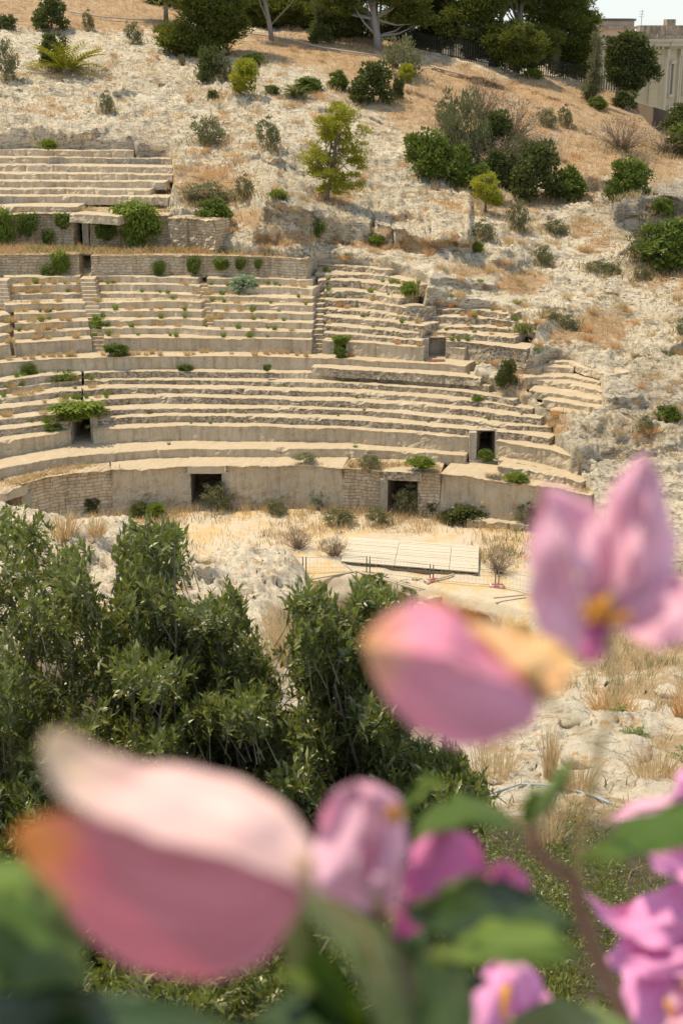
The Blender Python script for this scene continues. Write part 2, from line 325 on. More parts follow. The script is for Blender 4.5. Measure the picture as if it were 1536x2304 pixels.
TR = {
'P': [(-260,1190),(0,1103),(62,1087),(104,1074),(156,1066),(234,1058),(302,1055),(400,1049),(600,1047),(700,1050),(768,1053),(870,1060),(993,1066),(1108,1080),(1218,1095),(1330,1113)],
'K': [(-260,1140),(0,1056),(78,1040),(156,1027),(260,1017),(340,1012),(400,1010),(600,1009),(768,1010),(880,1014),(1000,1022),(1048,1026),(1135,1036),(1200,1047),(1260,1059),(1300,1066)],
'M7':[(-260,1062),(0,996),(78,981),(156,968),(211,965),(300,961),(400,958),(600,960),(768,963),(900,972),(1000,981),(1065,984),(1122,992),(1182,1002),(1235,1012),(1300,1032)],
'M6':[(-260,1030),(0,966),(73,957),(154,949),(206,944),(286,939),(400,935),(600,938),(768,943),(900,951),(1000,960),(1065,967),(1120,972),(1177,977),(1234,987)],
'M5':[(-260,1005),(0,945),(65,937),(120,932),(200,926),(286,920),(400,917),(600,919),(768,922),(900,930),(1000,940),(1065,947),(1117,954),(1182,958),(1240,961)],
'M4':[(-260,970),(0,919),(78,910),(190,901),(260,897),(360,893),(400,892),(600,897),(768,902),(900,908),(1000,917),(1078,924),(1130,932),(1188,938),(1215,942)],
'M3':[(-260,945),(0,896),(78,888),(135,881),(190,879),(234,875),(312,873),(400,873),(600,877),(768,881),(900,888),(1000,897),(1062,902),(1125,908),(1195,919)],
'M2':[(-260,925),(0,876),(65,868),(125,860),(200,856),(260,854),(400,854),(600,858),(768,862),(900,869),(1000,877),(1043,882),(1130,894),(1156,899)],
'M1':[(-260,908),(0,858),(78,849),(130,843),(200,838),(260,836),(400,835),(600,837),(768,841),(900,848),(1000,856),(1042,859),(1099,869)],
'V': [(700,824),(768,829),(882,836),(950,840),(1046,846),(1080,851)],
'W': [(-260,866),(0,817),(130,806),(260,803),(400,801),(600,802),(690,804),(752,806),(800,809),(900,814),(1000,819),(1046,824)],
'UB':[(-260,815),(0,777),(36,771),(210,761),(291,759),(400,759),(600,762),(705,765)],
'U6':[(-260,795),(0,757),(28,750),(208,740),(235,738),(400,737),(461,741),(705,747)],
'U5':[(-260,772),(0,735),(23,729),(203,721),(229,720),(400,717),(482,721),(705,727)],
'U4':[(-260,750),(0,711),(17,708),(196,699),(226,699),(400,699),(479,702),(705,707)],
'U3':[(-260,720),(0,687),(14,685),(192,681),(221,680),(400,678),(478,682),(705,687)],
'U2':[(-260,695),(0,665),(13,663),(190,659),(219,659),(400,661),(474,665),(705,671)],
'U1':[(-260,672),(0,645),(10,643),(182,640),(213,639),(400,641),(470,644),(634,646),(706,650)],
'U0':[(-260,650),(0,626),(15,624),(180,621),(211,621),(400,624),(468,626),(582,626),(706,629)],
'UW':[(-260,585),(0,574),(15,573),(130,572),(176,572),(205,575),(400,574),(560,577),(690,582)],
'RB':[(725,765),(783,768),(926,780),(952,781)],
'R7':[(726,748),(830,756),(947,767)],'R6':[(728,731),(830,740),(949,750)],'R5':[(726,711),(856,720),(951,734)],
'R4':[(728,693),(830,702),(950,715)],'R3':[(728,672),(804,677),(882,688),(938,698)],'R2':[(728,654),(817,657),(898,672)],
'R1':[(715,630),(752,631),(800,632),(856,639),(908,645)],'R0':[(708,614),(800,616),(872,621),(947,641)],
'RA':[(712,594),(760,595),(820,600),(872,608)],
'QB':[(958,765),(1003,767),(1048,769),(1100,776),(1183,786)],'Q6':[(962,744),(1038,750),(1100,755),(1158,761)],
'Q5':[(963,731),(1050,735),(1168,742),(1208,745)],'Q4':[(963,712),(1050,715),(1103,717),(1158,724),(1208,728)],
'Q3':[(968,695),(1073,697),(1150,708)],
'S0':[(1234,811),(1284,816),(1320,828),(1367,843)],'S1':[(1160,828),(1208,830),(1222,824),(1289,828)],
'S2':[(1162,851),(1216,847),(1273,846),(1349,860)],'S3':[(1170,858),(1213,856),(1294,867),(1360,883)],
'S4':[(1188,877),(1245,883),(1325,896),(1362,902)],'S5':[(1219,899),(1320,914),(1360,920)],'S6':[(1237,921),(1320,933)],
'T7':[(-260,443),(0,441),(260,442),(378,444)],'T6':[(-260,427),(0,425),(155,425),(338,427)],'T5':[(-260,408),(0,407),(150,407),(375,409)],
'T4':[(-260,391),(0,390),(130,390),(388,393)],'T3':[(-260,373),(0,372),(110,372),(388,376)],'T2':[(-260,356),(0,355),(165,355),(330,355),(384,357)],
'T1':[(-260,336),(0,336),(80,337),(165,338),(300,339)],
'TC':[(-260,288),(0,284),(60,300),(110,296),(170,290),(230,300)],
}
def bank(name, label, group=None): return thing(name, label, 'seating', (0, 70, 0), group)
b = bank('seating_bank', 'long lower bank of worn dark-stained stone seat rows curving above the podium wall')
dl, dr = (160, 209), (1068, 1115)
seg(b, 'seat_row', TR['K'], Z['K'], Z['P']-.1, [(1046,1118)], M_BLOCK, 2.2, 1, 1)
seg(b, 'seat_row', TR['M7'], Z['M7'], Z['K']-.1, [dl, dr], M_BLOCK, 1.4, 1., 2)
seg(b, 'seat_row', TR['M6'], Z['M6'], Z['M7']-.1, [dl, dr], M_SEATL, 1.35, 1, 3)
seg(b, 'seat_row', TR['M5'], Z['M5'], Z['M6']-.1, [dl], M_SEATL, 1.35, 1, 4)
for k, s_ in (('4',5),('3',6),('2',7),('1',8)):
    seg(b, 'seat_row', TR['M'+k], Z['M'+k], Z['M%d' % (int(k)+1)]-.1, [(184,190)], M_SEATL if k != '1' else M_SEATL, 1.35, 1.1, s_)
seg(b, 'seat_row', TR['V'], Z['V'], Z['M1']-.1, (), M_SEATL, 1.1, 1, 9)
seg(b, 'gangway_wall', TR['W'], Z['W'], Z['M1']-.1, (), M_BLOCK, 1.6, .7, 10)
b = bank('seating_bank', 'upper bank of pale stone seat rows below the masonry wall, cut by narrow stairs')
st1 = lambda y: (182+(y-628)*.19, 209+(y-628)*.19); st2 = lambda y: (447+(y-640)*.1, 468+(y-640)*.14)
order = ['W','UB','U6','U5','U4','U3','U2','U1','U0']
for i in range(1, 9):
    k = order[i]; y = TR[k][4][1]
    g = [(-4 if i > 4 else 24, 12 if i > 4 else 34), st1(y)] + ([st2(y)] if 2 < i < 9 else [])
    seg(b, 'seat_row', TR[k], Z[k], Z[order[i-1]]-.1, g, M_BLOCK if i == 1 else M_SEAT, 1.35 if i > 1 else 1.5, .8, 20+i, x1=700 if i < 3 else 703)
def stair(parent, xy0, xy1, z0, z1, w0, w1, n, mat=M_SEAT):
    mb = MB()
    for i in range(n):
        f = (i+1)/n; px = xy0[0]+(xy1[0]-xy0[0])*f; py = xy0[1]+(xy1[1]-xy0[1])*f; z = z0+(z1-z0)*f
        Y = float(y_at_z(py, z)); A = at(px, py, Y); B = at(px+w0+(w1-w0)*f, py, Y); jig = random.uniform(-.02, .02)
        mb.box((A[0]-.05, A[1], z-(z1-z0)/n*2.2), (B[0]+.05, A[1]+1.0, z+jig))
    return put('stair', mb.mesh('stair'), mat, parent)
stair(b, (211,792), (182,628), Z['W'], Z['U0'], 28, 28, 19)
stair(b, (461,752), (446,640), Z['UB'], Z['U1'], 22, 22, 13)
stair(b, (14,780), (-6,632), Z['W'], Z['U0'], 20, 20, 17)
stair(b, (697,796), (700,742), Z['W'], Z['U6'], 29, 24, 5, M_SEATL)
stair(b, (701,742), (704,616), Z['U6'], Z['U0'], 25, 22, 11, M_SEATL)
b = bank('seating_bank', 'right upper bank of eroded grey seat rows with a small square niche in its front')
order = ['W','RB','R7','R6','R5','R4','R3','R2','R1','R0','RA']
for i in range(1, 11):
    seg(b, 'seat_row', TR[order[i]], Z[order[i]], Z[order[i-1]]-.12, [(750,779)] if i == 1 else (), M_SEATL if i > 1 else M_BLOCK, 1.5, 1.4 if i > 1 else .8, 40+i)
b = bank('seating_bank', 'broken wedge of weathered seat rows right of the grey bank, half buried in dry grass')
order = ['W','QB','Q6','Q5','Q4','Q3']
for i in range(1, 6):
    seg(b, 'seat_row', TR[order[i]], Z[order[i]], Z[order[i-1]]-.15, [(958,1003)] if i == 1 else (), M_SEATL, 1.5, 1.5 if i > 1 else 1, 60+i)
put('seat_block', block([(1002,780),(1043,785)], Z['W']+.62, Z['W']-.1, 1.2, .8, 66), M_BLOCK, b)
put('seat_block', block([(1118,797),(1182,806)], Z['W']+.45, Z['W']-.3, 1.2, .8, 67), M_BLOCK, b)
b = bank('seating_bank', 'small stepped wedge of seat rows cut into the bare white rock at the right')
order = ['base','S6','S5','S4','S3','S2','S1','S0']; Z['base'] = Z['S6']-.5
for i in range(1, 8):
    seg(b, 'seat_row', TR[order[i]], Z[order[i]], Z[order[i-1]]-.2, (), M_SEAT, 1.5, 1.3, 70+i)
b = bank('seating_bank', 'ruined top left bank of cracked grey seat rows above the dark doorway')
order = ['TS','T7','T6','T5','T4','T3','T2','T1']
for i in range(1, 8):
    seg(b, 'seat_row', TR[order[i]], Z[order[i]], Z[order[i-1]]-.1, (), M_SEAT, 1.6, 1.3, 80+i)

# walls
seg(bank('seating_bank', 'broad low block of rock seating at the right end above the podium wall'), 'seat_block', [(1118,1049),(1200,1060),(1262,1072),(1306,1084)], Z['K']-.04, Z['P']-.2, (), M_BLOCK, 2.4, 1.8, 33)
w = thing('podium_wall', 'curved podium wall round the arena floor with two square dark doorways', 'wall', (0, 66, 0))
PD = [(-40,52),(428,503),(869,940)]
seg(w, 'masonry_wall', TR['P'], Z['P'], -.6, [], M_WALL, 2.4, .8, 91, x0=52, x1=250)
seg(w, 'rock_wall', TR['P'], Z['P'], -.6, PD[1:2]+[(770,990)], M_BLOCK, 2.4, 1.5, 92, x0=250)
seg(w, 'masonry_wall', TR['P'], Z['P']-.02, -.6, [PD[2]], M_WALL, 2.4, .9, 93, x0=770, x1=990)
seg(w, 'rock_wall', TR['P'], Z['P'], -.6, [], M_BLOCK, 2.4, 1.5, 94, x1=-40)
put('lintel', block(cut(TR['P'], 422, 508), Z['P']+.02, Z['P']-.36, 2.2, .6, 95), M_BLOCK, w)
put('lintel', block(cut(TR['P'], 862, 948), Z['P']+.02, Z['P']-.42, 2.2, .6, 96), M_SEATL, w)
put('lintel', block([(-60,1131),(0,1112),(62,1090)], Z['P']-.1, Z['P']-.55, 2.2, .6, 97), M_BLOCK, w)
w = thing('retaining_wall', 'low masonry wall of small pale blocks along the back of the upper seats', 'wall', (0, 80, 0))
seg(w, 'masonry_wall', TR['UW'], Z['UW'], Z['U0']-.1, [(177,204)], M_WALL, 1.0, .7, 98)
def passage(name, label, px0, px1, zf, zc, Y0, L=4.5, mat=M_CUT, th=.35):       # stone lined opening running into the hill
    A = at(px0, 1000, 1.)[0]*Y0; B = at(px1, 1000, 1.)[0]*Y0; mb = MB()
    A = float(at(px0, 0, 1)[0])*0+float((px0-768)/FPX*np.hypot(Y0, EYE-zf)); B = float((px1-768)/FPX*np.hypot(Y0, EYE-zf))
    mb.box((A-th, Y0, zf-.3), (A, Y0+L, zc)); mb.box((B, Y0+.05, zf-.3), (B+th, Y0+L, zc))
    mb.box((A-th, Y0-.1, zf-.5), (B+th, Y0+L, zf)); mb.box((A-th, Y0+L, zf-.5), (B+th, Y0+L+.3, zc+.05)); mb.box((A-th, Y0+.3, zc), (B+th, Y0+L, zc+.05))
    o = put(name, mb.mesh(name), mat); return tag(o, label, 'doorway')
def Yl(k, px): t = TR[k]; return float(y_at_z(np.interp(px, [p[0] for p in t], [p[1] for p in t]), Z[k]))
passage('doorway', 'wide dark doorway in the podium wall left of centre', 430, 501, -.1, Z['P']-.36, Yl('P',465)+.12)
passage('doorway', 'dark doorway in the podium wall behind tall grass, right of centre', 871, 938, -.1, Z['P']-.42, Yl('P',905)+.12)
passage('doorway', 'half hidden low doorway at the far left end of the podium wall', -45, 55, -.1, Z['P']-.55, Yl('P',30)+.5)
passage('doorway', 'narrow passage in the lower seats under a hanging green plant', 166, 206, Z['K']+.02, Z['M5']-.06, Yl('M7',185)+.45)
passage('doorway', 'tall dark doorway at the right end of the lower seats', 1070, 1113, Z['P']+.1, Z['M6']-.06, Yl('M7',1090)+.1)
passage('niche', 'small square niche with a plant in the front of the grey upper bank', 751, 778, Z['W']+.02, Z['RB']-.06, Yl('RB',765)+.1, 1.4)
passage('niche', 'shallow square niche with a rusty board on its sill', 962, 1001, Z['W']+.02, Z['QB']+.05, Yl('QB',980)+.1, .9)
mb = MB(); c = at(982, 812, float(y_at_z(812, Z['W']+.03))); mb.box((c[0]-.45, c[1]-.12, c[2]-.03), (c[0]+.42, c[1]+.25, c[2]+.03)); mb.bar((c[0]-.45,c[1]+.05,c[2]+.05),(c[0]+.42,c[1]+.05,c[2]+.05),.05,.03)
s = N('rusty_board'); s.color(s.mix(s.noise(8), (.30,.12,.08), (.22,.10,.07)))
tag(put('board', mb.mesh('board'), s.m), 'rusty red brown board lying on the sill of the square niche', 'board')
w = thing('ruined_wall', 'tall broken masonry wall at upper left with a narrow dark doorway', 'wall', (0, 84, 0))
TWt = [(-260,486),(0,482),(100,480),(200,482),(280,484),(380,486),(470,492),(520,505),(560,520)]
seg(w, 'masonry_wall', TWt, Z['TW'], Z['UW']-.2, [(163,200)], M_WALL, 1.2, 1.3, 100, x1=380, knots=False)
BOX += [(p[0], 486., float(y_at_z(486., Z['TW']))) for p in TWt[:6]]
seg(w, 'rubble_wall', [(378,488),(440,492),(480,496)], Z['TW'], Z['UW']-.2, (), M_WALL, 1.4, 2.4, 101, knots=False)
put('lintel', block([(155,481),(200,484),(265,487)], Z['TW']+.14, Z['TW']-.36, 1.6, 1., 102), M_BLOCK, w)
put('slab', block([(-260,474),(0,472),(36,464),(175,465)], Z['TS'], Z['TW'], 1.9, 1., 103), M_SEAT, w)
put('slab', block([(176,474),(380,482)], Z['TS']-.25, Z['TW'], 2.2, 1.4, 104), M_SEAT, w)
passage('doorway', 'narrow dark doorway in the tall broken wall at upper left', 164, 197, Z['UW']-.05, Z['TW']-.36, float(y_at_z(481, Z['TW']))+.2, 3)

# ------------------------------------------------------------------ hillside
KN = list({(round(a), round(b_)): (a, b_, c_) for a, b_, c_ in BOX}.values())
KN = [k for k in KN if k[1] < 1150]
KN += [(0,235,100),(0,150,107),(0,0,124),(0,-150,150),(-260,150,107),(-260,0,124),(-260,-150,150),(300,290,96),(300,200,104),(300,60,121),(300,-60,142),(300,-150,155),
 (600,470,86),(600,380,90),(600,250,99),(600,110,116),(600,0,138),(600,-150,155),(450,450,87),(450,380,91),(700,520,84),
 (900,560,82.5),(900,450,89),(900,300,99),(900,150,115),(900,100,123),(1050,560,82),(760,440,88),(760,300,97),
 (1200,660,80),(1200,560,85),(1200,420,94),(1200,300,103),(1200,175,121),
 (1250,1090,63),(1320,1000,65),(1400,950,66),(1400,800,73),(1350,700,78),(1350,600,83),(1350,480,90),(1360,300,108),(1360,215,122),
 (1536,1150,60),(1536,1000,64),(1536,800,72),(1536,620,81),(1536,520,88),(1536,430,97),(1536,330,112),(1800,1150,60),(1800,900,68),(1800,600,84),(1800,420,100),(1800,330,114)]
KN = np.array(KN)
def tps_k(a, b): r2 = ((a[:, None, :]-b[None])**2).sum(-1); return .5*r2*np.log(r2+1e-9)
KX = KN[:, :2]/400.; n_ = len(KX); lam = 2e-4
A_ = np.zeros((n_+3, n_+3)); A_[:n_, :n_] = tps_k(KX, KX)+lam*np.eye(n_); A_[:n_, n_] = 1; A_[:n_, n_+1:] = KX; A_[n_, :n_] = 1; A_[n_+1:, :n_] = KX.T
W_ = np.linalg.solve(A_, np.r_[np.log(KN[:,2]), 0, 0, 0])
def Yterr(px, py):
    q = np.stack([np.ravel(px), np.ravel(py)], -1)/400.; o = np.zeros(len(q))
    for i in range(0, len(q), 20000): c = q[i:i+20000]; o[i:i+20000] = tps_k(c, KX)@W_[:n_]+W_[n_]+c@W_[n_+1:]
    return np.exp(o).reshape(np.shape(px))
_tps = Yterr
CLIFF = [  # base line, height in pixels along it, how far above it the step dies out
 ([(560,560),(600,548),(650,553),(720,556),(800,556),(838,552)], [10,95,88,66,50,34], 60), ([(838,552),(880,558)], [12,12], 30), ([(838,542),(884,546)], [12,12], 30), ([(838,530),(886,533)], [14,14], 30),
 ([(880,560),(960,569),(1064,576)], [38,34,30], 25), ([(965,546),(1030,552)], [26,24], 20), ([(1024,560),(1064,574)], [30,44], 30), ([(840,500),(900,508),(950,512)], [12,24,18], 30), ([(1040,520),(1064,560)], [20,40], 30),
 ([(1370,520),(1450,522),(1536,528),(1800,535)], [60,78,70,70], 60), ([(905,350),(960,354),(1005,362)], [14,30,24], 30), ([(1280,420),(1330,428),(1390,440)], [14,22,14], 25),
 ([(1300,672),(1352,682),(1392,690)], [8,12,8], 20), ([(1340,655),(1400,668)], [8,8], 15), ([(960,640),(1030,652),(1120,664)], [12,22,14], 25), ([(-260,322),(0,322),(110,322),(200,320),(246,318)], [22,24,18,20,16], 40), ([(560,372),(610,380),(660,378)], [8,14,10], 25),
 ([(1390,835),(1450,812),(1536,800)], [8,14,10], 25), ([(1240,1060),(1300,1040),(1420,1045),(1536,1030)], [10,22,26,20], 40), ([(1250,960),(1300,985),(1350,1000)], [14,20,16], 30), ([(1380,520+70),(1430,560)], [10,10], 20), ([(700,596),(760,590),(830,592)], [8,8,8], 12)]
_r = random.Random(5)
for i in range(125):
    x, y = _r.uniform(-50, 1500), _r.uniform(120, 960)
    if y < 150+.0002*max(0, x-800)**2*1.2: continue
    L = _r.uniform(40, 240); sl_ = _r.uniform(.02, .42) if x > 350 else _r.uniform(-.05, .35); H = _r.uniform(3.5, 14)
    CLIFF.append(([(x-L/2, y-sl_*L/2), (x-L*.2, y-sl_*L*.2+_r.uniform(-3,3)), (x+L*.15, y+sl_*L*.15+_r.uniform(-3,3)), (x+L/2, y+sl_*L/2)], [H*.3, H, H*_r.uniform(.5,1), H*.3], _r.uniform(14, 40)))
_CL = []
for b_, h_, fl_ in CLIFF:
    x_ = np.array([p[0] for p in b_], float); y_ = np.array([p[1] for p in b_], float); h_ = np.array(h_, float); _CL.append((x_, y_, h_, _tps(x_, y_-h_)-_tps(x_, y_), fl_))
def Yterr(px, py):
    px = np.asarray(px, float); py = np.asarray(py, float); Y = _tps(px, py)
    for x_, y_, h_, a_, fl_ in _CL:
        m = (px > x_[0])&(px < x_[-1])
        if not np.any(m): continue
        X = px[m] if px.ndim else px; Yv = py[m] if px.ndim else py; wob = 2.2*vnoise(np.stack([X/11, X*0, X*0+y_[0]], -1), 3)
        yb = np.interp(X, x_, y_)+wob; H = np.interp(X, x_, h_); A = np.interp(X, x_, a_); pt = yb-H
        e = np.clip(np.minimum(X-x_[0], x_[-1]-X)/9, 0, 1); s_ = np.clip((yb-Yv)/np.maximum(H, .1), 0, 1)
        d = e*A*s_*np.exp(-np.maximum(0, pt-Yv)/fl_)*.92
        if px.ndim: Y[m] -= d
        else: Y = Y-d
    return Y
def inpoly(px, py, poly):
    r = np.zeros(np.shape(px), bool); m = len(poly)
    for i in range(m):
        (x0,y0),(x1,y1) = poly[i], poly[(i+1)%m]
        if y0 != y1: r ^= ((y0 > py) != (y1 > py)) & (px < (x1-x0)*(py-y0)/(y1-y0)+x0)
    return r
SEATPOLY = [[(-400,660),(-400,480),(390,488),(478,492),(485,548),(560,568),(694,572),(715,586),(870,598),(955,632),(950,690),(1075,690),(1160,702),(1205,728),(1185,790),(1180,812),(1060,818),(1062,838),(1105,862),(1160,893),(1200,915),(1238,955),(1245,985),(1300,1035),(1300,1062),(1330,1112),(1330,1250),(-400,1250)],
            [(1160,822),(1200,820),(1240,806),(1284,810),(1345,842),(1352,900),(1350,922),(1320,940),(1240,928),(1190,880)],
            [(-400,326),(0,327),(80,328),(165,329),(300,331),(303,345),(382,348),(387,398),(375,470),(390,496),(-400,496)]]
CREST = [(-400,-150),(560,-150),(700,-60),(840,60),(880,92),(960,118),(1100,148),(1200,172),(1300,186),(1350,198),(1400,222),(1440,258),(1480,298),(1536,330),(1620,345),(1900,360)]
def crest(px): return np.interp(px, [c[0] for c in CREST], [c[1] for c in CREST])
# dry grass cover as soft ellipses: cx, cy, rx, ry, weight
GR = [(1150,250,330,95,1.),(1000,200,180,70,.9),(1350,300,170,110,1),(1240,350,180,60,.9),(700,110,260,45,1),(820,160,120,40,.8),(250,30,330,45,1),(560,20,280,40,1),(60,20,120,30,.8),
      (480,430,90,60,1),(430,400,60,25,.8),(560,500,60,30,.7),(640,545,80,18,.9),(900,555,160,14,.9),(1170,640,60,30,1),(1350,740,70,45,1),(1130,750,90,30,.6),(1270,760,60,30,.7),
      (1080,610,90,25,.7),(1340,560,60,30,.5),(1480,620,60,40,.7),(1310,520,60,25,.6),(1130,470,160,35,.6),(1450,380,120,50,.8),(1250,450,100,25,.8),(930,500,80,20,.3),
      (750,450,60,30,.9),(340,360,80,18,.5),(250,170,300,60,.35),(500,330,200,30,.3),(760,220,200,30,.5),(1110,800,50,30,.9),(1180,860,60,40,.8),(1250,960,40,30,.8),(1440,330,80,60,.8),(100,250,90,20,.5),(1536,640,40,40,.6)]
def grassmask(px, py):
    g = np.zeros(np.shape(px))
    for cx, cy, rx, ry, w_ in GR: g = np.maximum(g, w_*np.exp(-(((px-cx)/rx)**2+((py-cy)/ry)**2)**1.5))
    return g
def hill_point(px, py, disp=True):
    Y = Yterr(px, py); P = at(px, py, Y)
    if disp:
        g = grassmask(px, py); k = 1-.72*np.clip(g, 0, 1)
        Q = P*np.array([1, 1, 1.2])
        Q = np.stack([P[...,0]*.8+P[...,1]*.35+P[...,2]*.5, P[...,1]*1.1-P[...,0]*.3, P[...,2]*1.7+P[...,0]*.45], -1)
        wv = fbm(P*.35, 91, 3)[..., None]; Q = Q+wv*.5; am = .35+.9*sstep(-.5, .7, fbm(P*.12, 92, 3))
        d = .30*fbm(Q*.16, 3, 3)+am*(.17*ridged(Q*.5, 4, 3, .6)+.13*ridged(Q*1.5, 8, 3, .65)+.08*fbm(Q*3.9, 9, 3, .75))-.0
        led = np.abs(((P[...,2]+.6*fbm(P*.2, 21, 3))/1.1) % 1-.5)*2          # bedding ledges
        d = d+.28*(sstep(.25, .6, led)-.5)*sstep(-.2, .4, fbm(P*.13, 23, 2))
        P = P+(d*k)[..., None]*np.array([0, -.45, .80])
    return P
gx = np.arange(-300, 1840, 3.4); gv = np.linspace(0, 1, 400)
PX = np.tile(gx, (len(gv), 1)); CR = crest(PX); PY = CR+(1250-CR)*gv[:, None]
T = hill_point(PX, PY)
low = np.zeros(PX.shape)
for p_ in SEATPOLY: low = np.maximum(low, inpoly(PX, PY, p_).astype(float))
kk = 2; lp = np.pad(low, kk, 'edge'); low = sum(lp[i:i+low.shape[0], j:j+low.shape[1]] for i in range(2*kk+1) for j in range(2*kk+1))/(2*kk+1)**2
T[..., 2] -= 3.2*low**1.5+7*low*sstep(1100, 1140, PY); T[..., 1] += 1.1*low
gm = grassmask(PX, PY)
grey = np.clip(sum(w_*np.exp(-(((PX-cx)/rx)**2+((PY-cy)/ry)**2)) for cx, cy, rx, ry, w_ in [(1460,480,110,45,1.4),(950,400,70,35,.6),(680,470,90,40,.6),(1200,390,160,40,.5),(1450,900,110,70,.5),(1350,1000,120,40,.6),(820,660,100,30,.5),(1500,430,100,30,.8),(450,190,200,40,.2)]), 0, 1)
soilm = np.clip(sum(w_*np.exp(-(((PX-cx)/rx)**2+((PY-cy)/ry)**2)) for cx, cy, rx, ry, w_ in [(320,335,110,16,.9),(300,300,60,20,.4),(1160,300,200,40,.3)]), 0, 1)
bk = []
for j, (dy, dz) in enumerate([(2, -.2), (5, -2.), (9, -8)]): r = T[0].copy(); r[:,1] += dy; r[:,2] += dz; bk.append(r)
fr = []
for dy, dz in [(-.1, -1), (-.4, -3), (-.5, -8)]: r = T[-1].copy(); r[:,1] += dy; r[:,2] += dz; fr.append(r)
T = np.concatenate([np.stack(bk[::-1]), T, np.stack(fr)]); att = np.stack([gm, soilm, grey], -1); att = np.concatenate([np.stack([att[0]]*3), att, np.stack([att[-1]]*3)])
def grid_mesh(name, T, att=None, smooth=True):
    m, n = T.shape[:2]; idx = np.arange(m*n).reshape(m, n)
    F = np.stack([idx[:-1,:-1], idx[1:,:-1], idx[1:,1:], idx[:-1,1:]], -1).reshape(-1, 4)
    return mesh_np(name, T.reshape(-1, 3), F, smooth, None if att is None else att.reshape(-1, att.shape[-1]))
tag(put('hillside', grid_mesh('hillside', T, att), M_TERR), kind='structure')

# arena floor, pit and far ground
ax = np.arange(-26, 30, .16); ay = np.linspace(0, 1, 110)
edge_px = [(-400,1330),(600,1330),(690,1322),(760,1312),(830,1303),(900,1308),(1000,1330),(1100,1352),(1200,1372),(1260,1400),(1330,1500),(1900,1600)]
AX = np.tile(ax, (110, 1)); near = np.interp(ax, [(p[0]-768)/FPX*float(y_at_z(p[1], 0))*1.02 for p in edge_px], [float(y_at_z(p[1], 0)) for p in edge_px])
near = near+.25*fbm(np.stack([ax*.8, ax*0, ax*0], -1), 5, 3)
AY = near[None]+(69.5-near[None])*ay[:, None]; Pz = np.stack([AX, AY, AX*0], -1)
Pz[..., 2] = .10*fbm(Pz*.35, 41, 4)+.03*fbm(Pz*2.2, 42, 3)-.5*np.exp(-((AY-near[None])/.25)**2)
Pz[..., 2] += .35*sstep(10, 18, np.abs(AX-1))*sstep(60, 64, AY)
PIT = -2.7
lip = []
for k, (dy, dz) in enumerate([(-.05,-.8),(0,-1.3),(-.25,-1.8),(.1,-2.3),(-.5,-3.0)]):
    r = Pz[0].copy(); r[:,1] += dy; r[:,2] = dz+.0*r[:,2]; q = fbm(r*np.array([.9,.9,1.6]), 44+k, 4, .65); r[:,1] += .8*q; r[:,2] += .25*fbm(r*1.9, 49, 2); r[:,0] += .15*q; lip.append(r)
fl = np.concatenate([np.stack(lip[::-1]), Pz])[:, ::-1]
tag(put('arena_floor', grid_mesh('arena_floor', fl), M_FLOOR), kind='structure')
gx2 = np.linspace(-40, 40, 120); gy2 = np.linspace(4, 60, 100); G2 = np.stack(np.meshgrid(gx2, gy2), -1); G2 = np.concatenate([G2, PIT+.25*fbm(np.concatenate([G2, G2[..., :1]*0], -1)*.3, 46, 4)[..., None]], -1)
tag(put('pit_ground', grid_mesh('pit_ground', G2[:, ::-1]), M_FLOOR), kind='structure')
mb = MB(); mb.add([(-3000,135,6),(3000,135,6),(3000,5000,6),(-3000,5000,6)], [(0,1,2,3)]); 
s = N('far_ground'); s.color((.30,.27,.2)); tag(put('ground', mb.mesh('ground'), s.m), kind='structure')

# near slope on the camera's side
SIL = [(-500,1120,40),(-100,1146,41),(0,1156,42),(100,1172,43),(200,1194,44),(300,1202,45),(390,1250,45),(480,1262,43),(580,1250,44),(650,1262,46),(688,1292,46),(700,1370,42),(712,1460,38),(850,1500,36),(1000,1510,36),(1150,1490,40),(1250,1450,45),(1400,1425,48),(1536,1405,50),(2100,1400,50)]
def near_Y(px, py):
    ys = np.interp(px, [c[0] for c in SIL], [c[1] for c in SIL]); Ys = np.interp(px, [c[0] for c in SIL], [c[2] for c in SIL])
    t1 = sstep(0, 1, (py-ys)/(1620-ys)); Ymid = Ys+(21.5-Ys)*np.clip((py-ys)/(1620-ys), 0, 1)**.75
    Yl_ = np.interp(py, [1620,1750,2000,2300,2700], [21.5,15.5,9,4.2,2.2])
    return np.where(py < 1620, Ymid, Yl_)
def near_grass(px, py):
    g = np.zeros(np.shape(px))
    for cx, cy, rx, ry, w_ in [(1420,1480,200,70,1),(1430,1570,140,45,.7),(640,1420,60,60,.8),(1110,1690,60,30,.6),(1500,1690,60,30,.7),(1300,1850,200,80,.6),(1250,1560,60,30,.5),(150,1200,30,15,.5),(1000,1950,500,150,.8),(300,1900,600,250,.9)]:
        g = np.maximum(g, w_*np.exp(-(((px-cx)/rx)**2+((py-cy)/ry)**2)**1.5))
    return g
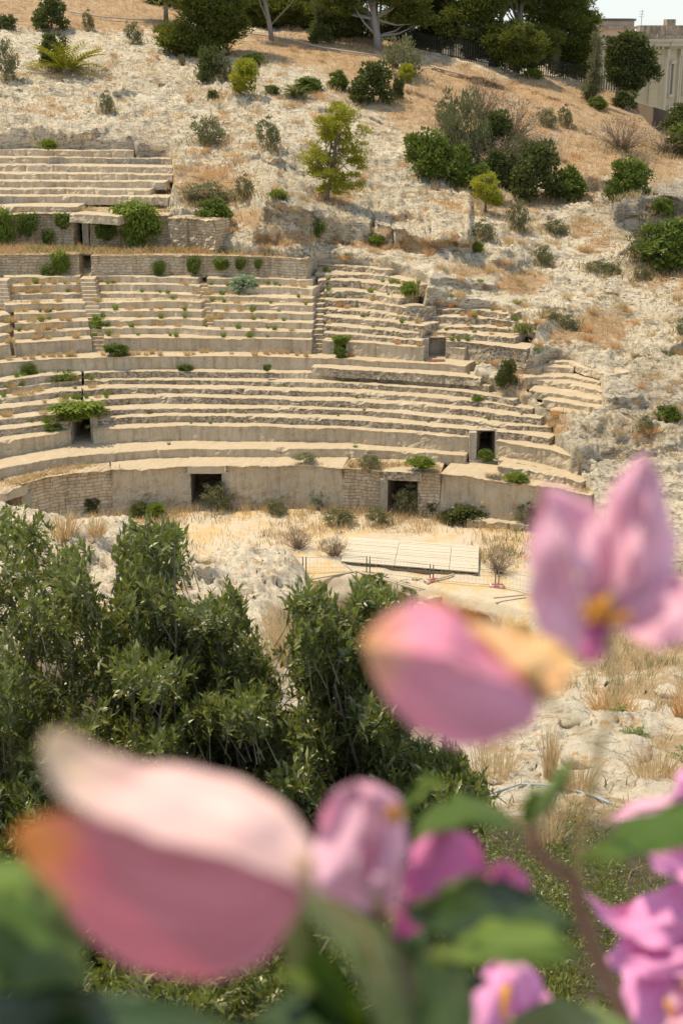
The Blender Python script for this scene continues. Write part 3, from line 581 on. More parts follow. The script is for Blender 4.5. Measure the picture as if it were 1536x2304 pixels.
# boulders and hollows: cx, cy, rx, ry, metres towards the viewer
BUMP = [(1180,1640,110,55,1.0),(1330,1680,130,50,.9),(1440,1560,70,30,.9),(1500,1545,40,25,.5),(1265,1660,26,22,-.9),(1100,1700,90,40,.5),(1450,1740,120,50,.5),(250,1230,110,40,.8),(590,1300,110,35,.4),(450,1285,50,13,-1.6),(450,1310,70,14,.7),(590,1400,45,45,.3),(545,1360,14,9,-.7),(575,1372,10,7,-.7),(420,1330,80,25,.5),(60,1190,80,30,.3),(470,1340,60,12,-.6)]
def near_point(px, py):
    P = at(px, py, near_Y(px, py)); g = near_grass(px, py); sc = P[...,1]/45
    d = (.42*ridged(P*.22, 61, 3)+.24*fbm(P*.7, 62, 4, .6)+.20*ridged(P*np.array([1.6,1.6,3.2]), 63, 4, .65)+.06*fbm(P*7, 64, 3, .7))*(1-.6*g)*np.clip(sc*1.4, .15, 1)
    P = P+d[..., None]*np.array([0, -.5, .7])
    for cx, cy, rx, ry, h in BUMP:
        e = np.exp(-((((px-cx)/rx)**2+((py-cy)/ry)**2))**2)*h; P = P+e[..., None]*np.array([0, -.75, .5])*np.clip(sc*1.3, .3, 1.)[..., None]
    return P
nx = np.arange(-450, 2000, 5.2); nv = np.linspace(0, 1, 330)**1.25
NX = np.tile(nx, (330, 1)); ys = np.interp(NX, [c[0] for c in SIL], [c[1] for c in SIL]); NY = ys+(2700-ys)*nv[:, None]
NT = near_point(NX, NY); bk = []
for dy, dz in [(.5,-.15),(1.2,-1.),(1.6,-3),(2,-9)]: r = NT[0].copy(); r[:,1] += dy; r[:,2] += dz; r[:,1] += .4*fbm(r*.6, 66, 3); bk.append(r)
NT = np.concatenate([np.stack(bk[::-1]), NT]); na = near_grass(NX, NY); na = np.concatenate([np.stack([na[0]]*4), na])
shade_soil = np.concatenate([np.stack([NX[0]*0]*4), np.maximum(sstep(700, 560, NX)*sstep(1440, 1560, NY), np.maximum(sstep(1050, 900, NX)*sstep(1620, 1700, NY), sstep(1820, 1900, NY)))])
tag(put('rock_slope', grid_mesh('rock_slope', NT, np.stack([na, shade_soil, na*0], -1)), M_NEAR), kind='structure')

# ------------------------------------------------------------------ plants: materials and prototypes
def leafmat(name, a, b, tr=.3, rough=.6, spec=.3, trc=None):
    s = N(name, rough, spec)
    oi = s.n('ShaderNodeObjectInfo').outputs['Random']
    c = s.mix(s.mr(s.noise(3.5, 3, .7), .35, .65), a, b)
    c = s.mix(s.mr(oi, 0, 1, 0, .35), c, tuple(x*.75 for x in a))
    s.color(c); s.translucent(s.mix(.5, c, trc or b), tr); return s.m
LM = dict(dark=leafmat('dark_foliage', (.08,.095,.025), (.155,.175,.045)), green=leafmat('green_foliage', (.10,.145,.02), (.19,.235,.04)),
 bright=leafmat('bright_foliage', (.16,.22,.025), (.25,.31,.045), .4), olive=leafmat('olive_foliage', (.15,.155,.065), (.26,.255,.12)),
 yellow=leafmat('yellow_green_foliage', (.30,.31,.025), (.44,.42,.045), .45), pine=leafmat('pine_needles', (.075,.095,.018), (.22,.235,.035), .4),
 dry=leafmat('dry_grass_blades', (.68,.53,.31), (.56,.41,.21), .4, .9, .1), orange=leafmat('orange_dry_grass', (.62,.37,.16), (.70,.47,.24), .4, .9, .1),
 twig=leafmat('bare_twigs', (.26,.19,.13), (.34,.27,.19), .1, .9, .1), pale=leafmat('pale_foliage', (.22,.30,.14), (.45,.52,.36), .3))
def bark(name, a, b):
    s = N(name, .95); s.color(s.mix(s.noise(6, 5, .7, s.map(s.pos, (3,3,.6))), a, b)); s.bump(s.noise(9, 5, .7, s.map(s.pos, (3,3,.7))), .8, .05); return s.m
M_BARK = bark('bark', (.16,.12,.09), (.30,.25,.20)); M_PBARK = bark('pale_bark', (.38,.34,.30), (.26,.22,.18))
def unit(v): return v/(np.linalg.norm(v, axis=-1, keepdims=True)+1e-9)
def leaves(pos, d, up, L, W, fold=.25, tip=1.):
    n = len(pos); d = unit(d); r = unit(np.cross(d, up)); u = np.cross(r, d)
    L = np.broadcast_to(L, (n,))[:, None]; W = np.broadcast_to(W, (n,))[:, None]
    V = np.stack([pos, pos+d*L*.45+r*W*.5+u*W*fold, pos+d*L-u*L*.08, pos+d*L*.45-r*W*.5+u*W*fold, pos+d*L*.5], 1)
    b = (np.arange(n)*5)[:, None]; F = np.concatenate([b+[0,1,4], b+[1,2,4], b+[0,4,3], b+[4,2,3]], 1).reshape(-1, 3)
    return V.reshape(-1, 3), F
def rnd(n): return unit(RNG.normal(size=(n, 3)))
def crown_np(ell, nclump, nleaf, cr, L, W, upb=.3, flat=.6):
    # ellipsoids (cx,cy,cz,rx,ry,rz); leaf clumps sit near their surface and thin out inside
    w = np.array([e[3]*e[5] for e in ell]); pick = RNG.choice(len(ell), nclump, p=w/w.sum()); e = np.array(ell)[pick]
    dd = rnd(nclump); rr = RNG.uniform(.25, 1, nclump)**.42
    C = e[:, :3]+dd*e[:, 3:]*rr[:, None]
    cs = cr*RNG.uniform(.5, 1.3, nclump); k = np.repeat(np.arange(nclump), nleaf)
    off = rnd(len(k))*(RNG.uniform(0, 1, len(k))**.5)[:, None]*cs[k][:, None]*np.array([1, 1, flat])
    P = C[k]+off; d = unit(off*np.array([1,1,1.2])/cr+rnd(len(k))*.5+np.array([0, 0, upb]))
    return leaves(P, d, rnd(len(k)), L*RNG.uniform(.6, 1.3, len(k)), W*RNG.uniform(.7, 1.2, len(k))), C
def limb_mesh(C, base, top, r, n=14, name='trunk', nb=6):
    mb = MB(); base = Vector(base); top = Vector(top); m = base.lerp(top, .5)+Vector((r*1.3, 0, 0))
    mb.tube([base, base.lerp(m, .5), m, m.lerp(top, .6), top], [r*1.25, r, r*.8, r*.6, r*.3], nb+2)
    for i in RNG.choice(len(C), min(n, len(C)), replace=False):
        c = Vector(C[i]); f = random.uniform(.25, .95); s_ = base.lerp(top, f); q = s_.lerp(c, .5)+Vector((0,0,-.05*(c-s_).length))
        mb.tube([s_, q, c], [r*.42*(1.1-f*.5), r*.25, r*.07], nb)
    return mb.mesh(name, True)
def proto_bush(key, name, lm, ell, nclump, nleaf, cr, L, W, upb=.3, flat=.7, tr=.02, stems=10, barkm=None):
    (V, F), C = crown_np(ell, int(nclump*1.7), nleaf, cr, L*1.1, W*1.3, upb, flat)
    PR[key] = (name, mesh_np('foliage', V, F), LM[lm], limb_mesh(C, (0,0,-.1), (0,0,.6), tr, stems, 'branches', 4), barkm or M_BARK)
PR = {}
for v in range(2):
    s1 = .08*v
    proto_bush('dark%d' % v, 'bush', 'dark', [(0,0,.42,.40,.38,.40),(-.30+s1,0,.30,.24,.3,.28),(.24,.1,.62,.25,.26,.34),(-.12,0,.74,.2,.2,.24),(.36,0,.2,.16,.2,.2)], 66, 32, .12, .075, .042)
    proto_bush('green%d' % v, 'bush', 'green', [(0,0,.36,.42,.4,.36),(-.24,0,.6,.2,.25,.32),(.28-s1,.1,.38,.22,.28,.36),(.06,0,.78,.18,.2,.2)], 60, 30, .12, .085, .045)
    proto_bush('olive%d' % v, 'shrub', 'olive', [(0,0,.45,.36,.34,.42),(-.28+s1,0,.6,.18,.2,.36),(.26,0,.36,.24,.25,.34),(.06,0,.8,.14,.14,.2)], 48, 24, .12, .07, .025, .8, 1.)
proto_bush('bright', 'weed', 'bright', [(0,0,.4,.48,.4,.4),(.2,0,.3,.3,.3,.3)], 50, 26, .14, .11, .05, .4)
proto_bush('yellow', 'shrub', 'yellow', [(0,0,.52,.47,.45,.48),(-.25,0,.4,.25,.3,.34),(.2,0,.7,.28,.25,.28)], 80, 32, .11, .07, .035, .4)
proto_bush('pale', 'weed', 'pale', [(0,0,.45,.48,.4,.42)], 45, 20, .14, .13, .08, .5)
proto_bush('hang', 'hanging_plant', 'green', [(0,-.12,.72,.40,.26,.22),(.12,-.18,.35,.16,.18,.34),(-.22,-.1,.48,.14,.16,.34),(.34,-.1,.6,.14,.15,.24),(-.02,-.15,.2,.1,.12,.22)], 44, 26, .12, .10, .04, -.9, 1.2)
proto_bush('hangb', 'hanging_plant', 'bright', [(0,-.1,.74,.46,.28,.22),(.16,-.15,.38,.2,.2,.34),(-.24,-.1,.45,.16,.18,.36),(.36,-.1,.55,.12,.15,.26),(-.04,-.12,.25,.14,.14,.24)], 52, 28, .12, .11, .045, -.9, 1.2)
def proto_dead():
    mb = MB()
    for i in range(75):
        a = random.uniform(0, 6.28); e = random.uniform(.15, 1.0); p = Vector((0,0,0)); pts = [p.copy()]; d = Vector((math.cos(a)*e, math.sin(a)*e, random.uniform(.5,1.))).normalized()
        for k in range(4): d = (d+Vector([random.uniform(-.3,.3) for _ in range(3)])).normalized(); p = p+d*random.uniform(.16,.28); pts.append(p.copy())
        mb.tube(pts, [.012,.009,.006,.004,.002], 3)
        for k in range(6):
            s_ = pts[random.randint(1,4)]; mb.tube([s_, s_+(d+Vector([random.uniform(-.9,.9) for _ in range(3)]))*.14], [.004,.0015], 3)
    me = mb.mesh('branches'); (V, F), C = crown_np([(0,0,.5,.46,.44,.44)], 70, 12, .13, .05, .018, .5, 1.)
    return ('bare_shrub', mesh_np('foliage', V, F), LM['twig'], me, LM['twig'])
PR['dead'] = proto_dead()
def blades(n, spread, h, w, lean=.5, hj=.5):
    a = RNG.uniform(0, 6.283, n); r = spread*RNG.uniform(0, 1, n)**.6; b = np.stack([np.cos(a)*r, np.sin(a)*r, 0*r], -1)
    d = unit(np.stack([np.cos(a), np.sin(a), 0*a], -1)*lean*RNG.uniform(.1, 1, n)[:, None]+rnd(n)*.25+[0,0,1]); L = h*RNG.uniform(1-hj, 1, n)
    return blade_mesh(b, d, L, w)
def blade_mesh(b, d, L, w):
    n = len(b); s_ = unit(np.cross(d, rnd(n)))*np.reshape(w, (-1, 1))*.5; L = L[:, None]; o = unit(d*np.array([1,1,.2])+1e-6)
    V = np.stack([b-s_, b+s_, b+d*L*.6+s_*.7, b+d*L*.6-s_*.7, b+d*L*.93+o*L*.16], 1); k = (np.arange(n)*5)[:, None]
    F = np.concatenate([k+[0,1,2], k+[0,2,3], k+[3,2,4]], 1).reshape(-1, 3); return V.reshape(-1, 3), F
for key, lm, nm, n, sp, w in [('tuft','dry','grass_tuft',150,.3,.03),('otuft','orange','grass_tuft',170,.34,.03),('gtuft','bright','weed',90,.3,.05),('otuft2','dry','grass_tuft',230,.55,.022)]:
    V, F = blades(n, sp, 1., w, .75); PR[key] = (nm, mesh_np('blades', V, F), LM[lm], None, None)
first = {}
def plant(key, P, w, h, label, cat, group=None, rot=None):
    nm, me, m, bm, bmat = PR[key]
    t = thing(nm, label, cat, P, group); t.scale = (w, w, h); t.rotation_euler = (0, 0, random.uniform(-.7,.7) if rot is None else rot)
    if bm is None and key not in first: pass
    first[key] = 1
    o = bpy.data.objects.new(me.name, me); COL.objects.link(o); o.parent = t
    if not me.materials: me.materials.append(m)
    if bm is not None:
        o = bpy.data.objects.new(bm.name, bm); COL.objects.link(o); o.parent = t
        if not bm.materials: bm.materials.append(bmat)
    return t
def single(key, P, w, h, label, cat, group=None):       # a tuft too small to have parts: the thing is its mesh
    nm, me, m, _, _ = PR[key]
    o = bpy.data.objects.new(nm, me); COL.objects.link(o); o.location = [float(v) for v in P]; o.scale = (w, w, h); o.rotation_euler = (0,0,random.uniform(0,6.28))
    if not me.materials: me.materials.append(m)
    return tag(o, label, cat, group)
def mpp(P): return float(np.linalg.norm(np.asarray(P)-[0,0,EYE]))/FPX     # metres to a photo pixel there
def hp(px, py): return hill_point(np.array(float(px)), np.array(float(py)))
def on_hill(key, x0, x1, yt, yb, label, cat='bush', group=None):
    P = hp((x0+x1)/2, yb-.04*(yb-yt)); k = mpp(P)*(1.2 if 900 < x0 < 1320 and 230 < yb < 470 else 1.); P = P-[0,0,.12]
    return plant(key, P, (x1-x0)*k*random.uniform(.98,1.12), (yb-yt)*k*random.uniform(1.,1.12), label, cat, group)
HP = [
('dark0',85,150,5,74,'dark round bush on the slope near the top left corner'),('dark1',-12,35,38,70,'low dark bush at the far left edge near the top'),
('olive0',-14,46,112,192,'grey green bush at the left edge below the top corner'),('dark0',92,150,84,152,'dark bush standing behind the small palm'),
('olive1',185,212,28,72,'slim pale shrub in dry grass at top left'),('olive0',284,322,66,108,'rounded grey green shrub in dry grass left of the big dark pine'),
('dark1',442,500,118,186,'dark bush on white rock under the big dark pine'),('olive1',478,522,128,186,'olive green bush beside the darker one below the pine'),
('yellow',520,580,150,222,'yellow green round shrub on white rock below the big pine'),('green1',545,602,124,152,'low bright green bush in dry grass beside the pine'),
('dark1',465,492,202,225,'tiny dark bush alone on pale rock below the pine'),('green0',598,626,194,211,'tiny green bush on rock left of the fan palm'),
('green0',668,724,176,206,'low green bush right behind the fan palm'),('green1',741,783,168,206,'compact bright green bush on the grassy edge below the fence pine'),
('dark0',793,882,148,236,'large dark olive bush below the forked pale trunk'),('dark1',881,906,180,226,'narrow dark bush right beside the large olive one'),
('olive0',862,952,96,176,'big brownish green bush directly under the iron fence'),('yellow',896,930,150,188,'small yellow green bush at the foot of the brownish one'),
('olive0',985,1050,300,395,'olive bush at the left edge of the thicket before the pale boulder'),('dark0',1085,1150,355,420,'dark bush filling the centre of the thicket'),('olive1',1140,1190,330,400,'grey green bush between the thicket and the glossy dark bush'),('green1',1050,1110,390,440,'low green bush joining the thicket to the small yellow pine'),
('bright',94,131,326,349,'bright green weed on the ruined top seats'),('olive0',428,508,276,336,'spreading olive bush on bare rock above the brown grass ledge'),
('olive1',574,628,286,348,'thin grey green shrub left of the yellow pine'),('olive1',224,256,218,260,'thin grey shrub on white rock at left'),
('olive0',400,420,128,152,'tiny olive bush on rock left of the dark bush'),('olive1',978,1022,242,292,'wispy grey green shrub at the left of the dense thicket'),
('olive0',998,1086,248,388,'tall dark olive bush in the middle of the thicket'),('dark0',1072,1148,272,348,'rounded dark bush behind the tall olive one'),
('green0',922,1006,328,416,'bright green leafy bush at the left foot of the thicket'),('green1',998,1062,362,432,'dark green dome bush at the lower edge of the thicket'),
('dead',1078,1164,334,402,'grey leafless bush in the middle of the thicket'),('dark0',1158,1247,348,456,'big glossy dark bush at the right end of the thicket'),
('green1',1246,1312,398,458,'lower green bush right of the glossy dark bush'),('dead',1106,1192,238,322,'large grey brown bare shrub on the orange grass slope'),
('dead',1048,1112,198,272,'bare brown shrub left of the larger bare one'),('dead',1190,1242,314,350,'small bare twiggy shrub on pale soil'),
('dead',1348,1446,268,346,'wide dry grey shrub high on the orange slope at right'),('olive0',1206,1250,252,286,'small olive bush on the orange slope'),
('olive1',1254,1282,250,288,'small grey bush beside it on the orange slope'),('dead',1458,1542,296,352,'grey bushy shrub at the right edge of the hill'),
('dark0',1488,1570,240,304,'dark grey green bush before the far plain wall'),('green0',1498,1620,282,362,'dense green bush at the right edge under the plain wall'),
('green0',1378,1451,372,446,'compact vivid green bush on the rubble slope at right'),('dead',1412,1458,346,386,'small brown shrub above the vivid green bush'),
('green1',1356,1397,418,462,'small dark green bush beside the vivid one'),('green0',1464,1514,446,488,'green plant clinging to the grey cliff at right'),
('olive0',1140,1186,462,528,'silver grey shrub alone on white rock right of centre'),('olive1',1054,1112,498,548,'grey green bushes beside the cut rock block'),
('olive0',1222,1276,498,532,'low olive bush on the white mound'),('olive1',1404,1482,522,592,'olive bush at the right foot of the white mound'),
('green1',1436,1566,506,612,'large yellow green bush at the right edge below the cliff'),('bright',1158,1196,724,747,'small bright green weed at the end of the broken rows'),
('olive0',1250,1302,704,738,'green bush in the brown grass patch at right'),('bright',899,941,634,673,'round bright green bush growing on the grey bank'),
('dark0',1116,1160,812,874,'dark green bush in the gully between the seat wedges'),('olive1',1308,1392,580,612,'low sprawling olive bush on the right rock slope'),
('green1',448,522,462,516,'dense green bush on the broken wall top'),('olive0',412,532,416,462,'wide low dark olive bush on the brown grass ledge'),
('olive1',528,572,410,462,'upright olive bush at the end of the grass ledge'),('bright',605,645,432,456,'bright green plant on the edge of the cut rock face'),
('hang',694,736,500,535,'dark plant growing from the tall cut rock face'),('bright',1060,1084,546,572,'bright green weed at the foot of the cut block'),
('bright',832,862,520,552,'bright green weed by the small rock cut steps'),('olive1',1510,1560,730,775,'dark bush cut by the right edge of the picture at mid height'),
('olive0',1200,1240,560,602,'small olive shrub on the rocks right of the cut block'),('olive1',1420,1460,600,632,'grey shrub near the right edge below the big yellow bush'),
('green1',1470,1530,915,950,'green and brown weed clump on the white rock at far right'),('olive1',1425,1465,955,990,'brown weed clump in a hollow of the white rock at right'),
('bright',1180,1215,150,175,'light green bush at the foot of the fence pines'),('dark0',700,745,60,100,'dark bush in shade left of the forked pine'),
('olive1',1215,1255,700,720,'small olive weed above the brown grass patch'),('yellow',740,775,232,268,'small yellow green sapling above the yellow pine')]
LIT = []
for k, x0, x1, yt, yb, lb in HP:
    on_hill(k, x0, x1, yt, yb, lb, 'weed' if k in ('bright',) else 'bush')
    m_ = int(8+(x1-x0)*2.2); LIT.append(np.stack([(x0+x1)/2+RNG.normal(size=m_)*(x1-x0)*.42, yb-(yb-yt)*.03+RNG.normal(size=m_)*(x1-x0)*.09], -1))

# palm and fan palm
def palm(P, h, n, label, up=.9, L=1.):
    t = thing('palm', label, 'palm', P); VV = []; FF = []; b = 0
    for i in range(n):
        a = i*2.4; el = random.uniform(.15, up); d = np.array([math.cos(a)*(1-el*.6), math.sin(a)*(1-el*.6), el+.3]); d /= np.linalg.norm(d); p = np.zeros(3); pts = []
        for k in range(12): pts.append(p.copy()); p = p+d*h*L/12; d = unit(d+np.array([0,0,-.10]))
        pts = np.array(pts); q = np.repeat(pts[2:], 4, 0)+rnd(40)*.01; tt = np.repeat(np.gradient(pts, axis=0)[2:], 4, 0); sd_ = unit(np.cross(tt, [0,0,1.]))*np.tile([1,-1,1,-1], 10)[:, None]
        V, F = leaves(q, unit(tt)*.8+sd_*1.+[0,0,.15], np.tile([0,0,1.], (40,1)), h*.26, h*.035); VV.append(V); FF.append(F+b); b += len(V)
    put('fronds', mesh_np('fronds', np.vstack(VV), np.vstack(FF)), LM['yellow'] if L >= 1 else LM['green'], t, True)
    mb = MB(); mb.tube([(0,0,-.2),(0,0,h*.12),(0,0,h*.22)], [h*.11,h*.1,h*.04], 8); put('trunk', mb.mesh('trunk', True), M_BARK, t, True)
P = hp(150,166); palm(P, 92*mpp(P), 34, 'small palm with arching yellow green fronds at upper left')
P = hp(668,222); palm(P, 50*mpp(P), 26, 'short stubby fan palm on the grassy rim', .9, .8)

# pines of the ridge and the yellow pines
def tree(name, label, cat, P, trunk, ell, nclump, nleaf, cr, L, W, lm='pine', r=.2, bk=M_BARK, limbs=16, flat=.55, upb=.35):
    # trunk: list of local points; ell local
    t = thing(name, label, cat, P)
    ell = [q for a,b,c,d,e,f in ell for q in [(a,b,c,d*.82,e*.82,f*.8)]+[(a+random.uniform(-.8,.8)*d, b+random.uniform(-.7,.7)*e, c+random.uniform(-.7,.9)*f, d*random.uniform(.3,.5), e*random.uniform(.3,.5), f*random.uniform(.25,.42)) for _ in range(4)]]
    (V, F), C = crown_np(ell, int(nclump*1.6), nleaf, cr*.8, L*1.05, W*1.3, upb, flat*.85)
    mb = MB(); tr = [Vector(q) for q in trunk]; m = len(tr); mb.tube(tr, [r*(1.1-.75*i/(m-1)) for i in range(m)], 8)
    lo = tr[m//3]
    for i in RNG.choice(len(C), min(limbs, len(C)), replace=False):
        c = Vector(C[i]); s_ = tr[random.randint(m//3, m-1)]; q = s_.lerp(c, .5)-Vector((0,0,.08*(c-s_).length)); mb.tube([s_, q, c], [r*.4, r*.22, r*.06], 5)
    put('trunk', mb.mesh('trunk', True), bk, t, True); put('crown', mesh_np('crown', V, F), LM[lm], t, True); return t
def pixtree(name, label, cat, bx, by, ells, tr, nclump, nleaf, lm='pine', r=.2, bk=M_BARK, Yoff=0, crf=1., L=.3, W=.10, limbs=16, base=None, depth=.8, flat=.55):
    # ells in photo pixels (cx, cy, rx, ry), turned into metres at the tree's own distance
    P = base if base is not None else hp(bx, by); P = np.array(P, float)+[0, Yoff, -.1]; k = mpp(P)
    if Yoff: P[0] *= P[1]/(P[1]-Yoff)
    E_ = [((cx-bx)*k, RNG.uniform(-.2,.2)*rx*k, (by-cy)*k, rx*k, rx*k*depth, ry*k) for cx, cy, rx, ry in ells]
    T_ = [((x-bx)*k, 0, (by-y)*k) for x, y in tr]
    return tree(name, label, cat, P, T_, E_, nclump, nleaf, crf, L, W, lm, r, bk, limbs, flat)
pixtree('pine_tree','bright yellow green pine standing alone on the white rock in the middle','tree',742,458,[(755,300,48,42),(722,335,32,38),(790,345,38,48),(745,385,50,40),(790,410,34,26),(700,375,26,30),(765,270,28,18),(740,430,34,18)],
        [(735,458),(738,430),(745,400),(752,350),(756,300),(756,262)],180,54,'yellow',.13,crf=.42,L=.16,W=.045,limbs=50)
pixtree('pine_tree','small yellow green pine on the rock right of centre','tree',1090,484,[(1092,440,34,30),(1085,420,24,20),(1104,455,26,22)],[(1090,484),(1091,450),(1092,410)],60,50,'yellow',.08,crf=.35,L=.15,W=.045,limbs=14)
pixtree('pine_tree','massive dark pine on the upper slope with foliage down to the ground','tree',450,128,[(470,20,85,75),(440,80,62,42),(505,60,52,50),(410,95,40,35),(480,-70,80,60),(470,105,60,25)],[(452,128),(455,60),(465,-20),(470,-80)],330,64,'pine',.3,crf=1.0,L=.34,W=.09,limbs=20)
pixtree('pine_tree','leaning pine with a bare pale trunk on the dry grass','tree',612,92,[(590,-60,60,30),(650,-70,50,25)],[(612,94),(608,60),(600,20),(597,-10),(590,-50)],80,60,'pine',.2,M_PBARK,crf=.9,limbs=8)
pixtree('pine_tree','pine with dark trunk crossing the top edge at left','tree',374,55,[(350,-60,70,30)],[(374,55),(375,20),(376,-10),(372,-60)],50,50,'pine',.2,crf=.9,limbs=6)
pixtree('pine_tree','large pine with a forked pale trunk beside the iron fence','tree',852,112,[(800,-10,60,50),(885,0,60,40),(930,40,40,28),(840,-70,90,50),(770,20,36,30)],[(852,116),(848,85),(842,50),(840,15),(838,-40)],220,62,'pine',.34,M_PBARK,crf=.9,L=.33,W=.09,limbs=26)
pixtree('pine_tree','dark pine with a thick black trunk in front of the sky gap','tree',1058,128,[(1060,40,62,36),(1010,60,34,26),(1085,10,60,40),(1050,-40,70,40)],[(1055,130),(1060,95),(1066,60),(1062,10),(1060,-40)],190,62,'pine',.4,crf=.9,limbs=24)
pixtree('pine_tree','small pine with domed crown and slanting thin trunk before the fence','tree',1138,162,[(1155,80,52,34),(1180,105,36,28),(1125,105,34,24),(1160,130,46,14)],[(1135,166),(1142,135),(1150,110),(1155,80)],170,62,'pine',.14,crf=.75,L=.3,W=.08,limbs=18)
pixtree('pine_tree','tallest dense pine at the right end of the row, against the sky','tree',1250,150,[(1258,70,62,55),(1210,35,50,50),(1240,-20,75,60),(1290,110,32,40),(1275,20,42,45),(1190,-50,60,50),(1300,130,24,28)],[(1250,160),(1250,110),(1245,60),(1240,0),(1238,-60)],400,64,'pine',.4,crf=.95,L=.34,W=.09,limbs=30)
for i, (bx, by, cx, cy, rx, ry, lb) in enumerate([(560,60,575,10,60,50,'dark pine behind the bare pale trunk'),(650,70,650,15,55,50,'shaded pine left of the forked trunk, nearest the bare trunk'),(730,75,725,20,60,50,'shaded dark pine just left of the forked pale trunk'),
        (960,100,965,15,55,45,'open pine behind the fence right of the forked trunk'),(1120,120,1130,-10,70,60,'dark pine behind the domed small pine'),(1000,90,1000,-50,70,50,'tall pine whose crown leaves the picture above the fence'),(430,30,400,-20,60,50,'dark tree behind the massive pine at top left'),
        (610,80,615,40,60,34,'low shaded tree filling the gap right of the massive pine'),(690,92,690,52,62,34,'low dark tree under the tall pines, midway to the forked trunk'),(770,100,768,58,60,36,'low dark tree just left of the forked pale trunk'),
        (900,118,885,66,36,24,'low tree behind the fence beside the forked trunk'),(985,132,985,84,50,32,'low green tree behind the fence left of the black trunk'),(1105,158,1090,96,40,34,'low tree behind the fence right of the black trunk'),(1190,182,1195,120,46,40,'shaded tree between the domed pine and the tallest pine'),(1290,195,1290,140,46,38,'low dense tree below the tallest pine'),
        (890,110,930,-30,60,60,'tall pine crown over the sky gap, right of the forked trunk'),(1160,170,1170,-30,70,60,'dark pine behind the tallest one')]):
    pixtree('pine_tree', lb, 'tree', bx, by, [(cx,cy,rx,ry),(cx-rx*.5,cy+ry*.5,rx*.55,ry*.5),(cx+rx*.4,cy-ry*.5,rx*.6,ry*.5)], [(bx,by),(bx+3,(by+cy)/2),(cx,cy-10)], 170, 55, 'dark' if i % 3 == 0 else 'pine', .3, Yoff=2.5+i % 3*2, crf=1., L=.34, W=.1, limbs=16)
pixtree('broadleaf_tree','spreading broadleaf tree with several stems in front of the classical building','tree',1385,222,[(1400,118,36,30),(1436,150,32,28),(1378,140,20,28),(1458,165,14,20),(1415,185,28,20),(1395,165,34,28)],[(1385,226),(1388,195),(1395,165),(1402,130),(1405,100)],190,44,'dark',.16,Yoff=-.6,crf=.65,L=.24,W=.14,limbs=30,flat=.8)
pixtree('cypress','thin dark half bare cypress leaning before the fence','tree',1328,222,[(1330,190,17,30),(1332,150,13,38),(1335,110,8,30),(1325,205,20,16)],[(1325,240),(1330,190),(1333,140),(1335,92)],100,34,'olive',.1,Yoff=-1.5,crf=.35,L=.2,W=.05,limbs=18,flat=1.2)
pixtree('sapling','thin young tree on the rock left of the massive pine','tree',380,130,[(378,90,12,16),(372,80,8,8)],[(380,130),(379,110),(377,85)],26,26,'yellow',.03,crf=.3,L=.16,W=.05,limbs=6)
tag(plant('dark0', hp(1400,240)-[0,.5,.1], 1.9, 1.5, 'dark bush at the foot of the cypress', 'bush'))
P = hp(1340,240); plant('green1', P-[0,1,.2], 1.6, 1.0, 'low green bush below the cypress trunk', 'bush')

# iron fence on the ridge
s = N('dark_iron', .6); s.color((.03,.028,.025)); M_IRON = s.m
s = N('fence_kerb'); s.color(s.mix(s.noise(3), (.36,.31,.25), (.26,.22,.18))); M_KERB = s.m
t = thing('iron_fence', 'long dark iron picket fence along the ridge under the pines', 'fence', hp(1000,130)); 
fp = [(700,62),(780,88),(850,95),(900,104),(960,122),(1040,138),(1100,150),(1160,164),(1210,174),(1290,188),(1340,205),(1395,222)]
L_ = []; 
for i in range(len(fp)-1):
    for f in np.linspace(0, 1, 8, endpoint=False): px = fp[i][0]+(fp[i+1][0]-fp[i][0])*f; py = fp[i][1]+(fp[i+1][1]-fp[i][1])*f; L_.append(at(px, py, float(Yterr(np.array(px), np.array(py)))+.6))
L_ = np.array(L_); a_ = np.r_[0, np.cumsum(np.linalg.norm(np.diff(L_[:, :2], axis=0), axis=1))]
q = np.arange(0, a_[-1], .21); FL = np.stack([np.interp(q, a_, L_[:, i]) for i in range(3)], -1)
mp, mr_, mk = MB(), MB(), MB()
for p in FL:
    x, y, z = p; mp.box((x-.035,y-.03,z-.2),(x+.035,y+.03,z+1.5)); mp.add([(x-.035,y-.03,z+1.5),(x+.035,y-.03,z+1.5),(x+.035,y+.03,z+1.5),(x-.035,y+.03,z+1.5),(x,y,z+1.64)], [(0,1,4),(1,2,4),(2,3,4),(3,0,4)])
for a, b in zip(FL[:-1:6], FL[6::6]):
    for h in (.25, 1.3): mr_.bar(Vector(a)+Vector((0,.04,h)), Vector(b)+Vector((0,.04,h)), .05, .06)
    mk.bar(Vector(a)+Vector((0,0,-.15)), Vector(b)+Vector((0,0,-.15)), .3, .3)
put('pickets', mp.mesh('pickets'), M_IRON, t); put('rails', mr_.mesh('rails'), M_IRON, t); put('kerb', mk.mesh('kerb'), M_KERB, t)
